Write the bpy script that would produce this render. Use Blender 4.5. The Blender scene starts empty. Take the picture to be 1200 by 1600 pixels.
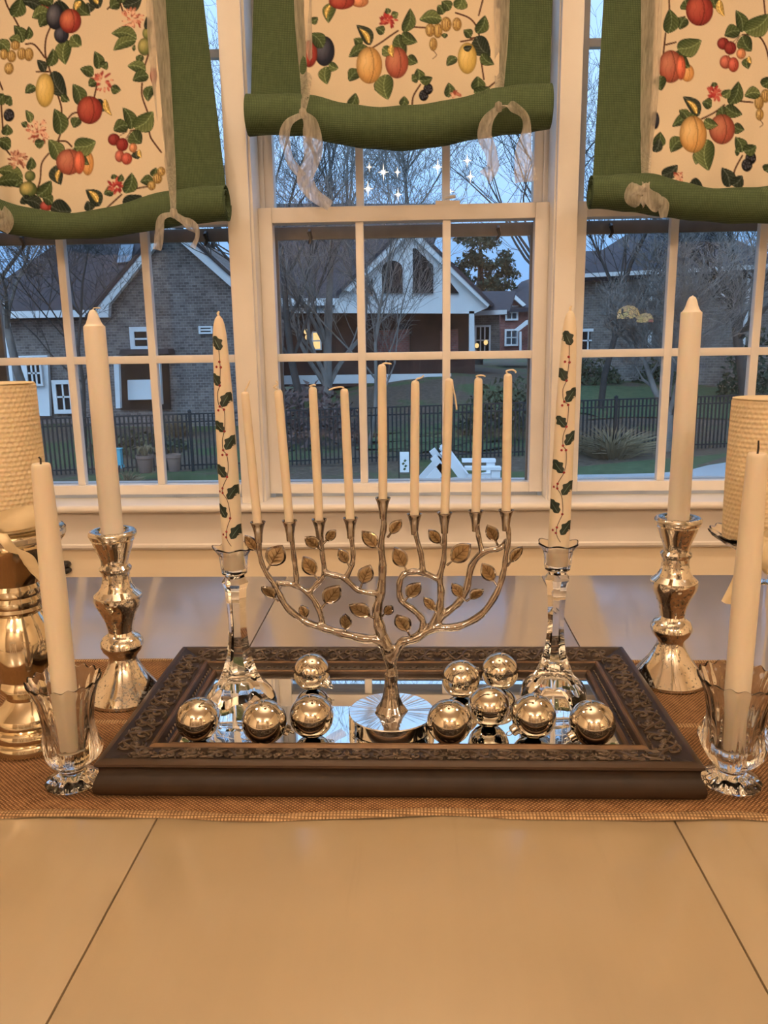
import bpy, bmesh, math, random
import numpy as np
from mathutils import Vector, Matrix
PI = math.pi
SC = bpy.context.scene
COL = SC.collection

# ------------------------------------------------------------------ camera
F, PITCH, YAW, ROLL = 1247.4, 0.210010595, 0.0395039546, 0.0147192649
CAM = np.array([0, 0, 1.163])
def _axes():
    cp, sp, c, s = math.cos(PITCH), math.sin(PITCH), math.cos(YAW), math.sin(YAW)
    Y = np.array([0, sp, cp]); Z = np.array([0, cp, -sp]); X = np.array([1., 0, 0])
    Y2 = c*Y + s*X; X2 = c*X - s*Y
    r = np.array([[math.cos(ROLL), -math.sin(ROLL), 0], [math.sin(ROLL), math.cos(ROLL), 0], [0, 0, 1]])
    return np.array([r@X2, r@Y2, r@Z])
RW = _axes()                                   # rows: world X, Y, Z seen by the camera
def ray(u, v): return RW @ np.array([u-600, 800-v, F])
def at(u, v, y):                               # the point of the plane Y = y seen at a pixel of the 1200x1600 photograph
    d = ray(u, v); return CAM + d*(y/d[1])
def on(u, v, z):                               # the point of the plane Z = z
    d = ray(u, v); return CAM + d*((z-CAM[2])/d[2])
cam = bpy.data.cameras.new('camera'); co = bpy.data.objects.new('camera', cam); COL.objects.link(co)
cam.sensor_fit = 'VERTICAL'; cam.sensor_height = 36; cam.lens = F/1600*36; cam.clip_start = .02; cam.clip_end = 500
M4 = Matrix.Identity(4)
for i in range(3):
    M4[i][0], M4[i][1], M4[i][2], M4[i][3] = RW[i][0], RW[i][1], -RW[i][2], CAM[i]
co.matrix_world = M4
SC.camera = co

# ------------------------------------------------------------------ world, exposure
SC.view_settings.view_transform = 'Standard'; SC.view_settings.look = 'None'
SC.view_settings.exposure = 0.0; SC.view_settings.gamma = 1.0; SC.view_settings.use_curve_mapping = False
W = bpy.data.worlds.new('dusk_sky'); SC.world = W; W.use_nodes = True
wn, wl = W.node_tree.nodes, W.node_tree.links
bg = wn['Background']; bg.inputs['Strength'].default_value = 1.3
tc = wn.new('ShaderNodeTexCoord'); sp = wn.new('ShaderNodeSeparateXYZ'); wl.new(tc.outputs['Generated'], sp.inputs[0])
mr = wn.new('ShaderNodeMapRange'); mr.inputs[1].default_value = -0.05; mr.inputs[2].default_value = 1.0
wl.new(sp.outputs['Z'], mr.inputs[0])
rp = wn.new('ShaderNodeValToRGB'); wl.new(mr.outputs[0], rp.inputs[0])
e = rp.color_ramp.elements; e[0].position = 0.0; e[0].color = (.42, .64, .98, 1); e[1].position = 1.0; e[1].color = (.46, .72, 1.14, 1)
x = e.new(.13); x.color = (.26, .54, 1.03, 1); x = e.new(.29); x.color = (.47, .745, 1.15, 1)
nz = wn.new('ShaderNodeTexNoise'); nz.inputs['Scale'].default_value = 2.6; nz.inputs['Detail'].default_value = 5
mp = wn.new('ShaderNodeMapping'); mp.inputs['Scale'].default_value = (1, 1, 3.0); wl.new(tc.outputs['Generated'], mp.inputs[0]); wl.new(mp.outputs[0], nz.inputs['Vector'])
r2 = wn.new('ShaderNodeValToRGB'); wl.new(nz.outputs[0], r2.inputs[0]); r2.color_ramp.elements[0].position = .48; r2.color_ramp.elements[1].position = .75
r2.color_ramp.elements[1].color = (.22, .22, .22, 1)
mx = wn.new('ShaderNodeMix'); mx.data_type = 'RGBA'; wl.new(r2.outputs[0], mx.inputs[0]); wl.new(rp.outputs[0], mx.inputs[6]); mx.inputs[7].default_value = (.55, .74, 1.0, 1)
wl.new(mx.outputs[2], bg.inputs['Color'])

# added fill sun from behind the house, brightens everything outdoors
sl = bpy.data.lights.new('outdoor_fill_sun', 'SUN'); sl.energy = 2.6; sl.angle = math.radians(50); sl.color = (.48, .73, 1.0)
so = bpy.data.objects.new('outdoor_fill_sun', sl); COL.objects.link(so); so.rotation_euler = (math.radians(48), 0, math.radians(-18))

# ------------------------------------------------------------------ added ceiling lamps, out of view
LAMP_COL = (1.0, .755, .54); LAMP_W, BOWL_W = (12, 12, 62, 62), 56
LAMPS = [(-1.3, 1.05), (1.3, 1.05), (-.8, -2.7), (.8, -2.7)]                # added flush ceiling lights, unseen
BOWLS = [(0, .85), (-1.2, -2.0), (1.2, -2.0)]   # added unseen bowls that light the ceiling for soft bounce
def lamp(x, y, parent, up=False, power=0):
    l = bpy.data.lights.new('lamp_light', 'AREA'); l.shape = 'DISK'; l.size = .30; l.energy = BOWL_W if up else power; l.color = LAMP_COL
    o = bpy.data.objects.new('bulb', l); COL.objects.link(o); o.parent = parent; o.location = (0, 0, -.395 if up else -.006)
    if up: o.rotation_euler = (PI, 0, 0)
    return o

# ------------------------------------------------------------------ mesh helpers
ORG = {}
class MB:
    def __init__(s): s.v = []; s.f = []; s.m = []
    def add(s, vs, fs, mi=0):
        b = len(s.v); s.v += [tuple(map(float, p)) for p in vs]; s.f += [tuple(i+b for i in q) for q in fs]; s.m += [mi]*len(fs); return s
    def box(s, x0, y0, z0, x1, y1, z1, mi=0):
        return s.add([(x0,y0,z0),(x1,y0,z0),(x1,y1,z0),(x0,y1,z0),(x0,y0,z1),(x1,y0,z1),(x1,y1,z1),(x0,y1,z1)],
                     [(0,3,2,1),(4,5,6,7),(0,1,5,4),(1,2,6,5),(2,3,7,6),(3,0,4,7)], mi)
    def tube(s, pts, rad, n=8, cap=True, mi=0, squash=None):
        P = [Vector(p) for p in pts]; k = len(P)
        if not hasattr(rad, '__len__'): rad = [rad]*k
        vs = []; fs = []; ref = None
        for i in range(k):
            t = (P[min(i+1, k-1)]-P[max(i-1, 0)])
            if t.length < 1e-9: t = Vector((0, 0, 1))
            t.normalize()
            if ref is None:
                ref = Vector((0, 1, 0)) if abs(t.y) < .9 else Vector((1, 0, 0))
            a = t.cross(ref).normalized(); b = a.cross(t).normalized(); ref = b
            for j in range(n):
                w = 2*PI*j/n
                vs.append(P[i] + a*(rad[i]*math.cos(w)) + b*(rad[i]*math.sin(w)*(squash or 1)))
        for i in range(k-1):
            for j in range(n):
                j2 = (j+1) % n
                fs.append((i*n+j, i*n+j2, (i+1)*n+j2, (i+1)*n+j))
        if cap:
            fs.append(tuple(range(n))[::-1]); fs.append(tuple((k-1)*n+j for j in range(n)))
        return s.add(vs, fs, mi)
    def lathe(s, prof, n=48, c=(0, 0, 0), mod=None, mi=0, rot=0, cap=(True, True)):
        k = len(prof); vs = []; fs = []
        for i, (r, z) in enumerate(prof):
            for j in range(n):
                w = 2*PI*j/n+rot
                q = mod(i, r, z, w) if mod else (r, z)
                vs.append((c[0]+q[0]*math.cos(w), c[1]+q[0]*math.sin(w), c[2]+q[1]))
        for i in range(k-1):
            for j in range(n):
                j2 = (j+1) % n
                fs.append((i*n+j, i*n+j2, (i+1)*n+j2, (i+1)*n+j))
        if cap[0]: fs.append(tuple(range(n))[::-1])
        if cap[1]: fs.append(tuple((k-1)*n+j for j in range(n)))
        return s.add(vs, fs, mi)
    def prism(s, poly, y0, y1, mi=0):              # polygon in x,z pushed from y0 to y1
        n = len(poly)
        return s.add([(p[0], y0, p[1]) for p in poly]+[(p[0], y1, p[1]) for p in poly],
                     [tuple(range(n)), tuple(range(2*n-1, n-1, -1))]+[(i, i+n, (i+1) % n+n, (i+1) % n) for i in range(n)], mi)
    def slab(s, quad, th, mi=0):                   # four corners thickened along their normal
        q = [Vector(p) for p in quad]; nrm = (q[1]-q[0]).cross(q[-1]-q[0]).normalized()*th; n = len(q)
        return s.add(q+[p-nrm for p in q], [tuple(range(n)), tuple(range(2*n-1, n-1, -1))]+[(i, i+n, (i+1) % n+n, (i+1) % n) for i in range(n)], mi)
    def grid(s, pts, nu, nv, mi=0):                # nv rows of nu points
        return s.add(pts, [(j*nu+i, j*nu+i+1, (j+1)*nu+i+1, (j+1)*nu+i) for j in range(nv-1) for i in range(nu-1)], mi)
    def build(s, name, mat, parent=None, org=None, smooth=None, bevel=0, seg=2, fixn=False):
        o3 = ORG[parent.name] if parent else (org if org is not None else (0, 0, 0))
        o3 = tuple(map(float, o3))
        me = bpy.data.meshes.new(name)
        me.from_pydata([(p[0]-o3[0], p[1]-o3[1], p[2]-o3[2]) for p in s.v], [], s.f)
        for m in (mat if isinstance(mat, (list, tuple)) else [mat]): me.materials.append(m)
        if any(s.m): me.polygons.foreach_set('material_index', s.m)
        if bevel or fixn:
            bm = bmesh.new(); bm.from_mesh(me)
            bmesh.ops.recalc_face_normals(bm, faces=bm.faces)
            if bevel:
                ed = [x for x in bm.edges if len(x.link_faces) == 2 and x.calc_face_angle(0) > .5]
                bmesh.ops.bevel(bm, geom=ed, offset=bevel, segments=seg, profile=.6, affect='EDGES', clamp_overlap=True)
            bm.to_mesh(me); bm.free()
        if smooth is not None:
            me.polygons.foreach_set('use_smooth', [True]*len(me.polygons)); me.set_sharp_from_angle(angle=math.radians(smooth))
        me.update()
        o = bpy.data.objects.new(name, me); COL.objects.link(o)
        if parent: o.parent = parent
        else: o.location = o3
        ORG[o.name] = o3
        return o
def tag(o, label=None, cat=None, group=None, kind=None):
    if label: o['label'] = label
    if cat: o['category'] = cat
    if group: o['group'] = group
    if kind: o['kind'] = kind
    return o
def thing(name, loc, label, cat, group=None, kind=None):
    o = bpy.data.objects.new(name, None); COL.objects.link(o); o.location = loc; ORG[o.name] = tuple(map(float, loc))
    o.empty_display_size = .05
    return tag(o, label, cat, group, kind)
def struct(name, loc=(0, 0, 0)):
    o = bpy.data.objects.new(name, None); COL.objects.link(o); o.location = loc; ORG[o.name] = tuple(map(float, loc)); o['kind'] = 'structure'; return o
def copyof(o, parent, loc=None, rot=None):
    c = o.copy(); COL.objects.link(c); c.parent = parent
    if loc is not None: c.location = loc
    if rot is not None: c.rotation_euler = rot
    ORG[c.name] = ORG[o.name]
    return c
def dup(root, loc, label=None, rotz=None):
    c = root.copy(); COL.objects.link(c); c.location = loc; ORG[c.name] = tuple(map(float, loc))
    if rotz is not None: c.rotation_euler = (0, 0, rotz)
    if label: c['label'] = label
    for ch in list(root.children):
        d = ch.copy(); COL.objects.link(d); d.parent = c
        for g in list(ch.children):
            k = g.copy(); COL.objects.link(k); k.parent = d
    return c
def smoothpath(pts, k=4):                          # Catmull-Rom through the points
    P = [np.array(p, float) for p in pts]
    if len(P) < 3:
        return [P[0]+(P[-1]-P[0])*i/k for i in range(k+1)]
    out = []
    for i in range(len(P)-1):
        a = P[max(i-1, 0)]; b = P[i]; c = P[i+1]; d = P[min(i+2, len(P)-1)]
        for j in range(k):
            t = j/k
            out.append(.5*((2*b)+(-a+c)*t+(2*a-5*b+4*c-d)*t*t+(-a+3*b-3*c+d)*t**3))
    out.append(P[-1]); return out

# ------------------------------------------------------------------ materials
def newmat(name):
    m = bpy.data.materials.new(name); m.use_nodes = True
    return m, m.node_tree.nodes, m.node_tree.links, m.node_tree.nodes['Principled BSDF']
def noise(n, l, scale, detail=4, vec=None, rough=.55):
    t = n.new('ShaderNodeTexNoise'); t.inputs['Scale'].default_value = scale; t.inputs['Detail'].default_value = detail; t.inputs['Roughness'].default_value = rough
    if vec: l.new(vec, t.inputs['Vector'])
    return t
def coords(n, l, scale=(1, 1, 1), kind='Object'):
    c = n.new('ShaderNodeTexCoord'); m = n.new('ShaderNodeMapping'); m.inputs['Scale'].default_value = scale
    l.new(c.outputs[kind], m.inputs['Vector']); return m.outputs[0]
def ramp(n, l, src, stops):
    r = n.new('ShaderNodeValToRGB'); l.new(src, r.inputs[0]); el = r.color_ramp.elements
    while len(el) < len(stops): el.new(.5)
    for x, (p, c) in zip(el, stops): x.position = p; x.color = (*c, 1) if len(c) == 3 else c
    return r.outputs[0]
def bump(n, l, b, src, strength=.3, dist=.001):
    k = n.new('ShaderNodeBump'); k.inputs['Strength'].default_value = strength; k.inputs['Distance'].default_value = dist
    l.new(src, k.inputs['Height']); l.new(k.outputs[0], b.inputs['Normal']); return k
def pm(name, c1, c2=None, scale=20, rough=.5, metal=0, bmp=0, bscale=None, stretch=(1, 1, 1), coat=0, spec=None, sss=0, dist=.001, lo=.35, hi=.65, detail=4):
    m, n, l, b = newmat(name)
    v = coords(n, l, stretch)
    t = noise(n, l, scale, detail, v)
    c2 = c2 or tuple(x*.88 for x in c1)
    l.new(ramp(n, l, t.outputs[0], [(lo, c1), (hi, c2)]), b.inputs['Base Color'])
    b.inputs['Roughness'].default_value = rough; b.inputs['Metallic'].default_value = metal
    if coat: b.inputs['Coat Weight'].default_value = coat; b.inputs['Coat Roughness'].default_value = .12
    if spec is not None: b.inputs['Specular IOR Level'].default_value = spec
    if sss: b.inputs['Subsurface Weight'].default_value = sss; b.inputs['Subsurface Radius'].default_value = (1, .6, .3); b.inputs['Subsurface Scale'].default_value = .006
    if bmp:
        t2 = noise(n, l, bscale or scale, 3, v); bump(n, l, b, t2.outputs[0], bmp, dist)
    return m
MT = {}
MT['trim'] = pm('white_painted_trim', (.84, .81, .76), (.80, .77, .72), 6, .38, bmp=.05, bscale=60)
MT['wall'] = pm('tan_wall_paint', (.88, .77, .58), (.86, .75, .56), 5, .8, bmp=.12, bscale=220)
MT['ceiling'] = pm('ceiling_paint', (.74, .66, .54), (.71, .63, .52), 4, .9, bmp=.1, bscale=160)
MT['wall_dark'] = pm('taupe_wall_paint', (.36, .28, .20), (.33, .26, .185), 5, .8, bmp=.1, bscale=200)
MT['floor'] = pm('dark_wood_floor', (.16, .075, .03), (.09, .04, .018), 3, .35, stretch=(14, 1, 1))
MT['vinyl'] = pm('vinyl_sash', (.82, .79, .75), (.78, .75, .71), 8, .33)
MT['liner'] = pm('jamb_liner', (.75, .74, .72), (.70, .69, .68), 8, .3)
MT['screenframe'] = pm('bronze_screen_frame', (.20, .19, .18), (.15, .145, .14), 12, .45, spec=.4)
MT['black'] = pm('black_plastic', (.012, .012, .013), (.02, .02, .02), 30, .4)
# table paint: cream with faint streaks of grain
m, n, l, b = newmat('cream_table_paint'); v = coords(n, l, (55, 3, 10)); v2 = coords(n, l, (6, 6, 6))
t = noise(n, l, 1, 6, v); t2 = noise(n, l, 1, 3, v2)
c1 = ramp(n, l, t.outputs[0], [(.22, (.275, .205, .118)), (.36, (.306, .231, .136)), (.7, (.316, .239, .141))])
c2 = ramp(n, l, t2.outputs[0], [(.3, (.93, .93, .93)), (.7, (1, 1, 1))])
k = n.new('ShaderNodeMix'); k.data_type = 'RGBA'; k.blend_type = 'MULTIPLY'; k.inputs[0].default_value = 1; l.new(c1, k.inputs[6]); l.new(c2, k.inputs[7])
l.new(k.outputs[2], b.inputs['Base Color']); b.inputs['Roughness'].default_value = .40; b.inputs['Specular IOR Level'].default_value = .7; b.inputs['Coat Weight'].default_value = 1; b.inputs['Coat Roughness'].default_value = .12; b.inputs['Coat IOR'].default_value = 1.8; 
MT['table'] = m
# burlap: two crossed waves
def weave(name, ca, cb, pitch, rough=.9, strength=.6, band=None, ang=0, kind='Object', axes='XY'):
    m, n, l, b = newmat(name)
    c = n.new('ShaderNodeTexCoord'); mp = n.new('ShaderNodeMapping'); mp.inputs['Rotation'].default_value = (0, 0, ang); l.new(c.outputs[kind], mp.inputs[0])
    ws = []
    for ax in axes:
        w = n.new('ShaderNodeTexWave'); w.bands_direction = ax; w.inputs['Scale'].default_value = .314/pitch; w.inputs['Distortion'].default_value = .6; w.inputs['Detail'].default_value = 1; w.inputs['Detail Scale'].default_value = 2
        l.new(mp.outputs[0], w.inputs['Vector']); ws.append(w)
    mu = n.new('ShaderNodeMath'); mu.operation = 'MULTIPLY'; l.new(ws[0].outputs['Fac'], mu.inputs[0]); l.new(ws[1].outputs['Fac'], mu.inputs[1])
    nt = noise(n, l, 90, 3, mp.outputs[0]); ad = n.new('ShaderNodeMath'); ad.operation = 'MULTIPLY_ADD'; l.new(nt.outputs[0], ad.inputs[0]); ad.inputs[1].default_value = .5; l.new(mu.outputs[0], ad.inputs[2])
    l.new(ramp(n, l, ad.outputs[0], [(.15, ca), (.95, cb)]), b.inputs['Base Color'])
    b.inputs['Roughness'].default_value = rough; b.inputs['Specular IOR Level'].default_value = .15
    bump(n, l, b, mu.outputs[0], strength, .0012)
    return m
MT['burlap'] = weave('burlap_weave', (.060, .027, .011), (.33, .185, .085), .0031, ang=.72)
MT['burlap_hem'] = weave('burlap_hem', (.10, .055, .025), (.47, .31, .165), .0031, ang=0)
MT['green'] = weave('green_checked_cloth', (.038, .060, .030), (.100, .140, .070), .0042, axes='XZ', strength=.35)
# printed cloth reads its printed pigment from the mesh
m, n, l, b = newmat('printed_cotton'); a = n.new('ShaderNodeVertexColor'); a.layer_name = 'print'
v = coords(n, l, (1, 1, 1)); t = noise(n, l, 700, 2, v)
k = n.new('ShaderNodeMix'); k.data_type = 'RGBA'; k.blend_type = 'MULTIPLY'; k.inputs[0].default_value = 1
l.new(a.outputs[0], k.inputs[6]); l.new(ramp(n, l, t.outputs[0], [(.3, (.93, .93, .93)), (.7, (1, 1, 1))]), k.inputs[7]); l.new(k.outputs[2], b.inputs['Base Color'])
b.inputs['Roughness'].default_value = .9; b.inputs['Specular IOR Level'].default_value = .15; bump(n, l, b, t.outputs[0], .2, .0006); MT['print'] = m
# woods and metals of the tray
def frame_wood(name, ca, cb, cw, rough=.42):
    m, n, l, b = newmat(name); v = coords(n, l, (9, 9, 9)); t = noise(n, l, 6, 6, v)
    g = n.new('ShaderNodeNewGeometry'); base = ramp(n, l, t.outputs[0], [(.3, ca), (.7, cb)])
    k = n.new('ShaderNodeMix'); k.data_type = 'RGBA'; l.new(ramp(n, l, g.outputs['Pointiness'], [(.5, (0, 0, 0)), (.62, (1, 1, 1))]), k.inputs[0])
    l.new(base, k.inputs[6]); k.inputs[7].default_value = (*cw, 1); l.new(k.outputs[2], b.inputs['Base Color'])
    b.inputs['Roughness'].default_value = rough; b.inputs['Metallic'].default_value = .06; b.inputs['Specular IOR Level'].default_value = .3; bump(n, l, b, t.outputs[0], .15, .0008); return m
MT['frame'] = frame_wood('bronzed_wood', (.013, .0068, .0036), (.024, .0125, .0065), (.055, .030, .015))
MT['carve'] = frame_wood('carved_bronzed_wood', (.045, .030, .019), (.085, .06, .04), (.36, .28, .21), .33)
MT['fillet'] = pm('gilded_fillet', (.13, .07, .03), (.07, .038, .018), 40, .38, metal=.35, stretch=(1, 1, 4))
MT['mirror'] = pm('mirror_glass', (.90, .92, .92), (.88, .90, .90), 3, .015, metal=1)
MT['silver'] = pm('polished_silver', (.44, .41, .385), (.34, .31, .29), 30, .07, metal=1, bmp=.25, bscale=110, dist=.0012)
MT['silver_base'] = pm('engraved_silver', (.93, .93, .93), (.86, .86, .86), 60, .08, metal=1)
MT['bronze_leaf'] = pm('brushed_leaf_metal', (.47, .36, .22), (.36, .27, .15), 160, .38, metal=1, bmp=.3, bscale=900, dist=.0004)
MT['vein'] = pm('dark_leaf_vein', (.20, .13, .07), (.26, .18, .10), 60, .4, metal=1)
MT['ornament'] = pm('mirrored_ball', (.66, .62, .55), (.64, .60, .53), 4, .03, metal=1)
MT['cap'] = pm('crimped_cap_metal', (.70, .67, .60), (.55, .52, .47), 90, .22, metal=1)
# mercury glass: silver with worn dark specks
def mercury(name, tint, amount, rough=.09):
    m, n, l, b = newmat(name); v = coords(n, l, (1, 1, 1.0)); t = noise(n, l, 260, 5, v, .7); t2 = noise(n, l, 22, 3, v)
    s = n.new('ShaderNodeMath'); s.operation = 'MULTIPLY_ADD'; l.new(t2.outputs[0], s.inputs[0]); s.inputs[1].default_value = .5; l.new(t.outputs[0], s.inputs[2])
    l.new(ramp(n, l, s.outputs[0], [(amount, tint), (amount+.07, tuple(x*.22 for x in tint))]), b.inputs['Base Color'])
    l.new(ramp(n, l, s.outputs[0], [(amount, (rough,)*3), (amount+.1, (.5,)*3)]), b.inputs['Roughness'])
    b.inputs['Metallic'].default_value = 1; b.inputs['Coat Weight'].default_value = .6; b.inputs['Coat Roughness'].default_value = .02
    bump(n, l, b, t2.outputs[0], .12, .002); return m
MT['mercury'] = mercury('mercury_glass', (.84, .80, .73), .80)
MT['gold'] = pm('pale_gold_metal', (.76, .68, .53), (.70, .62, .47), 14, .09, metal=1, bmp=.05, bscale=30)
m, n, l, b = newmat('clear_crystal'); b.inputs['Transmission Weight'].default_value = 1; b.inputs['IOR'].default_value = 1.42; b.inputs['Roughness'].default_value = .0
t = noise(n, l, 60, 2, coords(n, l)); bump(n, l, b, t.outputs[0], .04, .001); l.new(ramp(n, l, t.outputs[0], [(.3, (.985, .985, .98)), (.7, (1, 1, 1))]), b.inputs['Base Color']); MT['crystal'] = m
MT['wax_white'] = pm('white_wax', (.68, .635, .56), (.655, .61, .535), 8, .42, sss=.25, bmp=.03, bscale=70)
MT['wax_ivory'] = pm('ivory_wax', (.66, .585, .465), (.63, .555, .435), 8, .42, sss=.25, bmp=.03, bscale=70)
MT['beeswax'] = pm('honeycomb_beeswax', (.68, .565, .38), (.62, .51, .33), 12, .5, sss=.2)
MT['wick'] = pm('cotton_wick', (.72, .62, .46), (.62, .52, .38), 200, .9)
MT['burnt'] = pm('burnt_wick', (.015, .012, .01), (.03, .025, .02), 200, .9)
MT['holly'] = pm('dark_green_wax_paint', (.005, .016, .011), (.010, .026, .018), 200, .6)
MT['holly_line'] = pm('holly_highlight_paint', (.10, .16, .13), (.07, .12, .1), 200, .4)
MT['berry'] = pm('red_wax_paint', (.26, .010, .018), (.20, .006, .012), 200, .35)
MT['vine'] = pm('dark_vine_paint', (.035, .02, .018), (.05, .03, .026), 200, .5)
MT['satin'] = pm('cream_satin_ribbon', (.78, .66, .44), (.72, .60, .38), 14, .4, stretch=(1, 1, 5))
# organza: sheer weave that lets the view through
m, n, l, b = newmat('sheer_organza'); tr = n.new('ShaderNodeBsdfTransparent'); ts = n.new('ShaderNodeBsdfTranslucent'); ms = n.new('ShaderNodeMixShader'); m2 = n.new('ShaderNodeMixShader')
t = noise(n, l, 60, 3, coords(n, l, (3, 3, .4))); b.inputs['Base Color'].default_value = (.66, .60, .49, 1); b.inputs['Roughness'].default_value = .45; ts.inputs['Color'].default_value = (.85, .83, .80, 1)
m2.inputs[0].default_value = .35; l.new(b.outputs[0], m2.inputs[1]); l.new(ts.outputs[0], m2.inputs[2])
l.new(ramp(n, l, t.outputs[0], [(.3, (.40,)*3), (.7, (.70,)*3)]), ms.inputs[0]); l.new(tr.outputs[0], ms.inputs[1]); l.new(m2.outputs[0], ms.inputs[2]); l.new(ms.outputs[0], n['Material Output'].inputs[0]); MT['organza'] = m
# window pane: clear sheet with a Fresnel reflection
m, n, l, b = newmat('window_glass'); tr = n.new('ShaderNodeBsdfTransparent'); gl = n.new('ShaderNodeBsdfGlossy'); gl.inputs['Roughness'].default_value = .0; fr = n.new('ShaderNodeFresnel'); fr.inputs[0].default_value = 1.5; ms = n.new('ShaderNodeMixShader')
t = noise(n, l, 2, 1, coords(n, l)); l.new(ramp(n, l, t.outputs[0], [(.3, (.97, .98, .98)), (.7, (.99, .99, .99))]), tr.inputs[0])
l.new(fr.outputs[0], ms.inputs[0]); l.new(tr.outputs[0], ms.inputs[1]); l.new(gl.outputs[0], ms.inputs[2]); l.new(ms.outputs[0], n['Material Output'].inputs[0]); MT['glass'] = m
# insect screen: fine dark mesh
m, n, l, b = newmat('insect_screen'); tr = n.new('ShaderNodeBsdfTransparent'); ms = n.new('ShaderNodeMixShader')
t = noise(n, l, 6, 1, coords(n, l)); l.new(ramp(n, l, t.outputs[0], [(.3, (.10,)*3), (.7, (.12,)*3)]), ms.inputs[0]); b.inputs['Base Color'].default_value = (.03, .03, .033, 1); b.inputs['Roughness'].default_value = .8
l.new(tr.outputs[0], ms.inputs[1]); l.new(b.outputs[0], ms.inputs[2]); l.new(ms.outputs[0], n['Material Output'].inputs[0]); MT['screen'] = m
def emis(name, col, strength, pattern=False):
    m, n, l, b = newmat(name); em = n.new('ShaderNodeEmission'); em.inputs['Strength'].default_value = strength
    t = noise(n, l, 12, 2, coords(n, l)); l.new(ramp(n, l, t.outputs[0], [(.3, tuple(x*.85 for x in col)), (.7, col)]), em.inputs[0]); l.new(em.outputs[0], n['Material Output'].inputs[0]); return m
MT['bulb'] = emis('lit_bulb', (1, .82, .55), 70)
MT['glow'] = emis('lantern_glow', (1, .66, .28), 1.6)
MT['brass'] = pm('aged_brass', (.45, .32, .16), (.36, .25, .12), 30, .3, metal=1)
# outdoors
def brick(name, c1, c2, mortar, sx=4.0, rot=None):
    m, n, l, b = newmat(name); c = n.new('ShaderNodeTexCoord'); mp = n.new('ShaderNodeMapping'); mp.inputs['Rotation'].default_value = rot or (PI/2, 0, 0); l.new(c.outputs['Object'], mp.inputs[0])
    br = n.new('ShaderNodeTexBrick'); l.new(mp.outputs[0], br.inputs['Vector']); br.inputs['Scale'].default_value = sx; br.inputs['Color1'].default_value = (*c1, 1); br.inputs['Color2'].default_value = (*c2, 1); br.inputs['Mortar'].default_value = (*mortar, 1); br.inputs['Mortar Size'].default_value = .02
    t = noise(n, l, 3, 5, c.outputs['Object']); k = n.new('ShaderNodeMix'); k.data_type = 'RGBA'; k.blend_type = 'MULTIPLY'; k.inputs[0].default_value = 1
    l.new(br.outputs[0], k.inputs[6]); l.new(ramp(n, l, t.outputs[0], [(.25, (.6, .6, .6)), (.75, (1.25, 1.25, 1.25))]), k.inputs[7]); l.new(k.outputs[2], b.inputs['Base Color']); b.inputs['Roughness'].default_value = .9
    return m
MT['brick_grey'] = brick('weathered_brick', (.25, .205, .185), (.13, .105, .098), (.33, .30, .28), 3.2)
MT['brick_red'] = brick('red_brick', (.34, .12, .10), (.24, .085, .075), (.26, .20, .18), 3.2)
MT['brick_tan'] = brick('tan_brick', (.24, .205, .18), (.16, .14, .125), (.30, .28, .27), 3.0)
MT['shingle'] = pm('asphalt_shingles', (.085, .070, .078), (.045, .038, .045), 5, .95, bmp=.4, bscale=30, stretch=(1, 1, 4), dist=.02)
MT['shingle_dark'] = pm('slate_roof_shingles', (.07, .068, .085), (.045, .045, .058), 5, .95, bmp=.4, bscale=30, stretch=(1, 1, 4), dist=.02)
MT['outtrim'] = pm('white_house_trim', (.88, .88, .88), (.82, .82, .83), 2, .6)
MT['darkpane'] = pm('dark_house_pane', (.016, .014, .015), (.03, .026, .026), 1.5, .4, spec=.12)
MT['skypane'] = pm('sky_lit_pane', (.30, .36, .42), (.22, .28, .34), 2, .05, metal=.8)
MT['iron'] = pm('black_iron', (.012, .012, .014), (.02, .02, .022), 8, .5)
MT['bark'] = pm('grey_bark', (.24, .21, .19), (.13, .115, .105), 6, .95, bmp=.6, bscale=20, stretch=(1, 1, .25), dist=.01)
MT['bark_dark'] = pm('dark_bark', (.07, .06, .056), (.045, .04, .037), 6, .95)
MT['pine'] = pm('pine_needles', (.022, .045, .026), (.042, .068, .04), .8, .8)
MT['shrub'] = pm('shrub_leaves', (.05, .06, .03), (.085, .085, .045), 3, .85)
MT['shrub_purple'] = pm('winter_shrub_twigs', (.10, .06, .06), (.15, .10, .09), 3, .9)
MT['straw'] = pm('dry_grass', (.25, .19, .11), (.17, .13, .08), 4, .9)
MT['chairwhite'] = pm('white_plastic_lumber', (.80, .80, .82), (.74, .74, .77), 3, .5)
MT['clay'] = pm('weathered_clay', (.24, .155, .12), (.18, .12, .10), 6, .85)
MT['teal'] = pm('teal_paint', (.10, .42, .52), (.08, .34, .44), 5, .6)
MT['stone'] = pm('grey_stone', (.20, .20, .21), (.12, .12, .13), 4, .9, bmp=.4, bscale=8, dist=.01)
MT['concrete'] = pm('pale_concrete', (.44, .45, .47), (.37, .38, .40), 1.5, .9)
MT['porch'] = pm('porch_brick_shadow', (.11, .055, .045), (.055, .032, .03), 1.2, .9)
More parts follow.
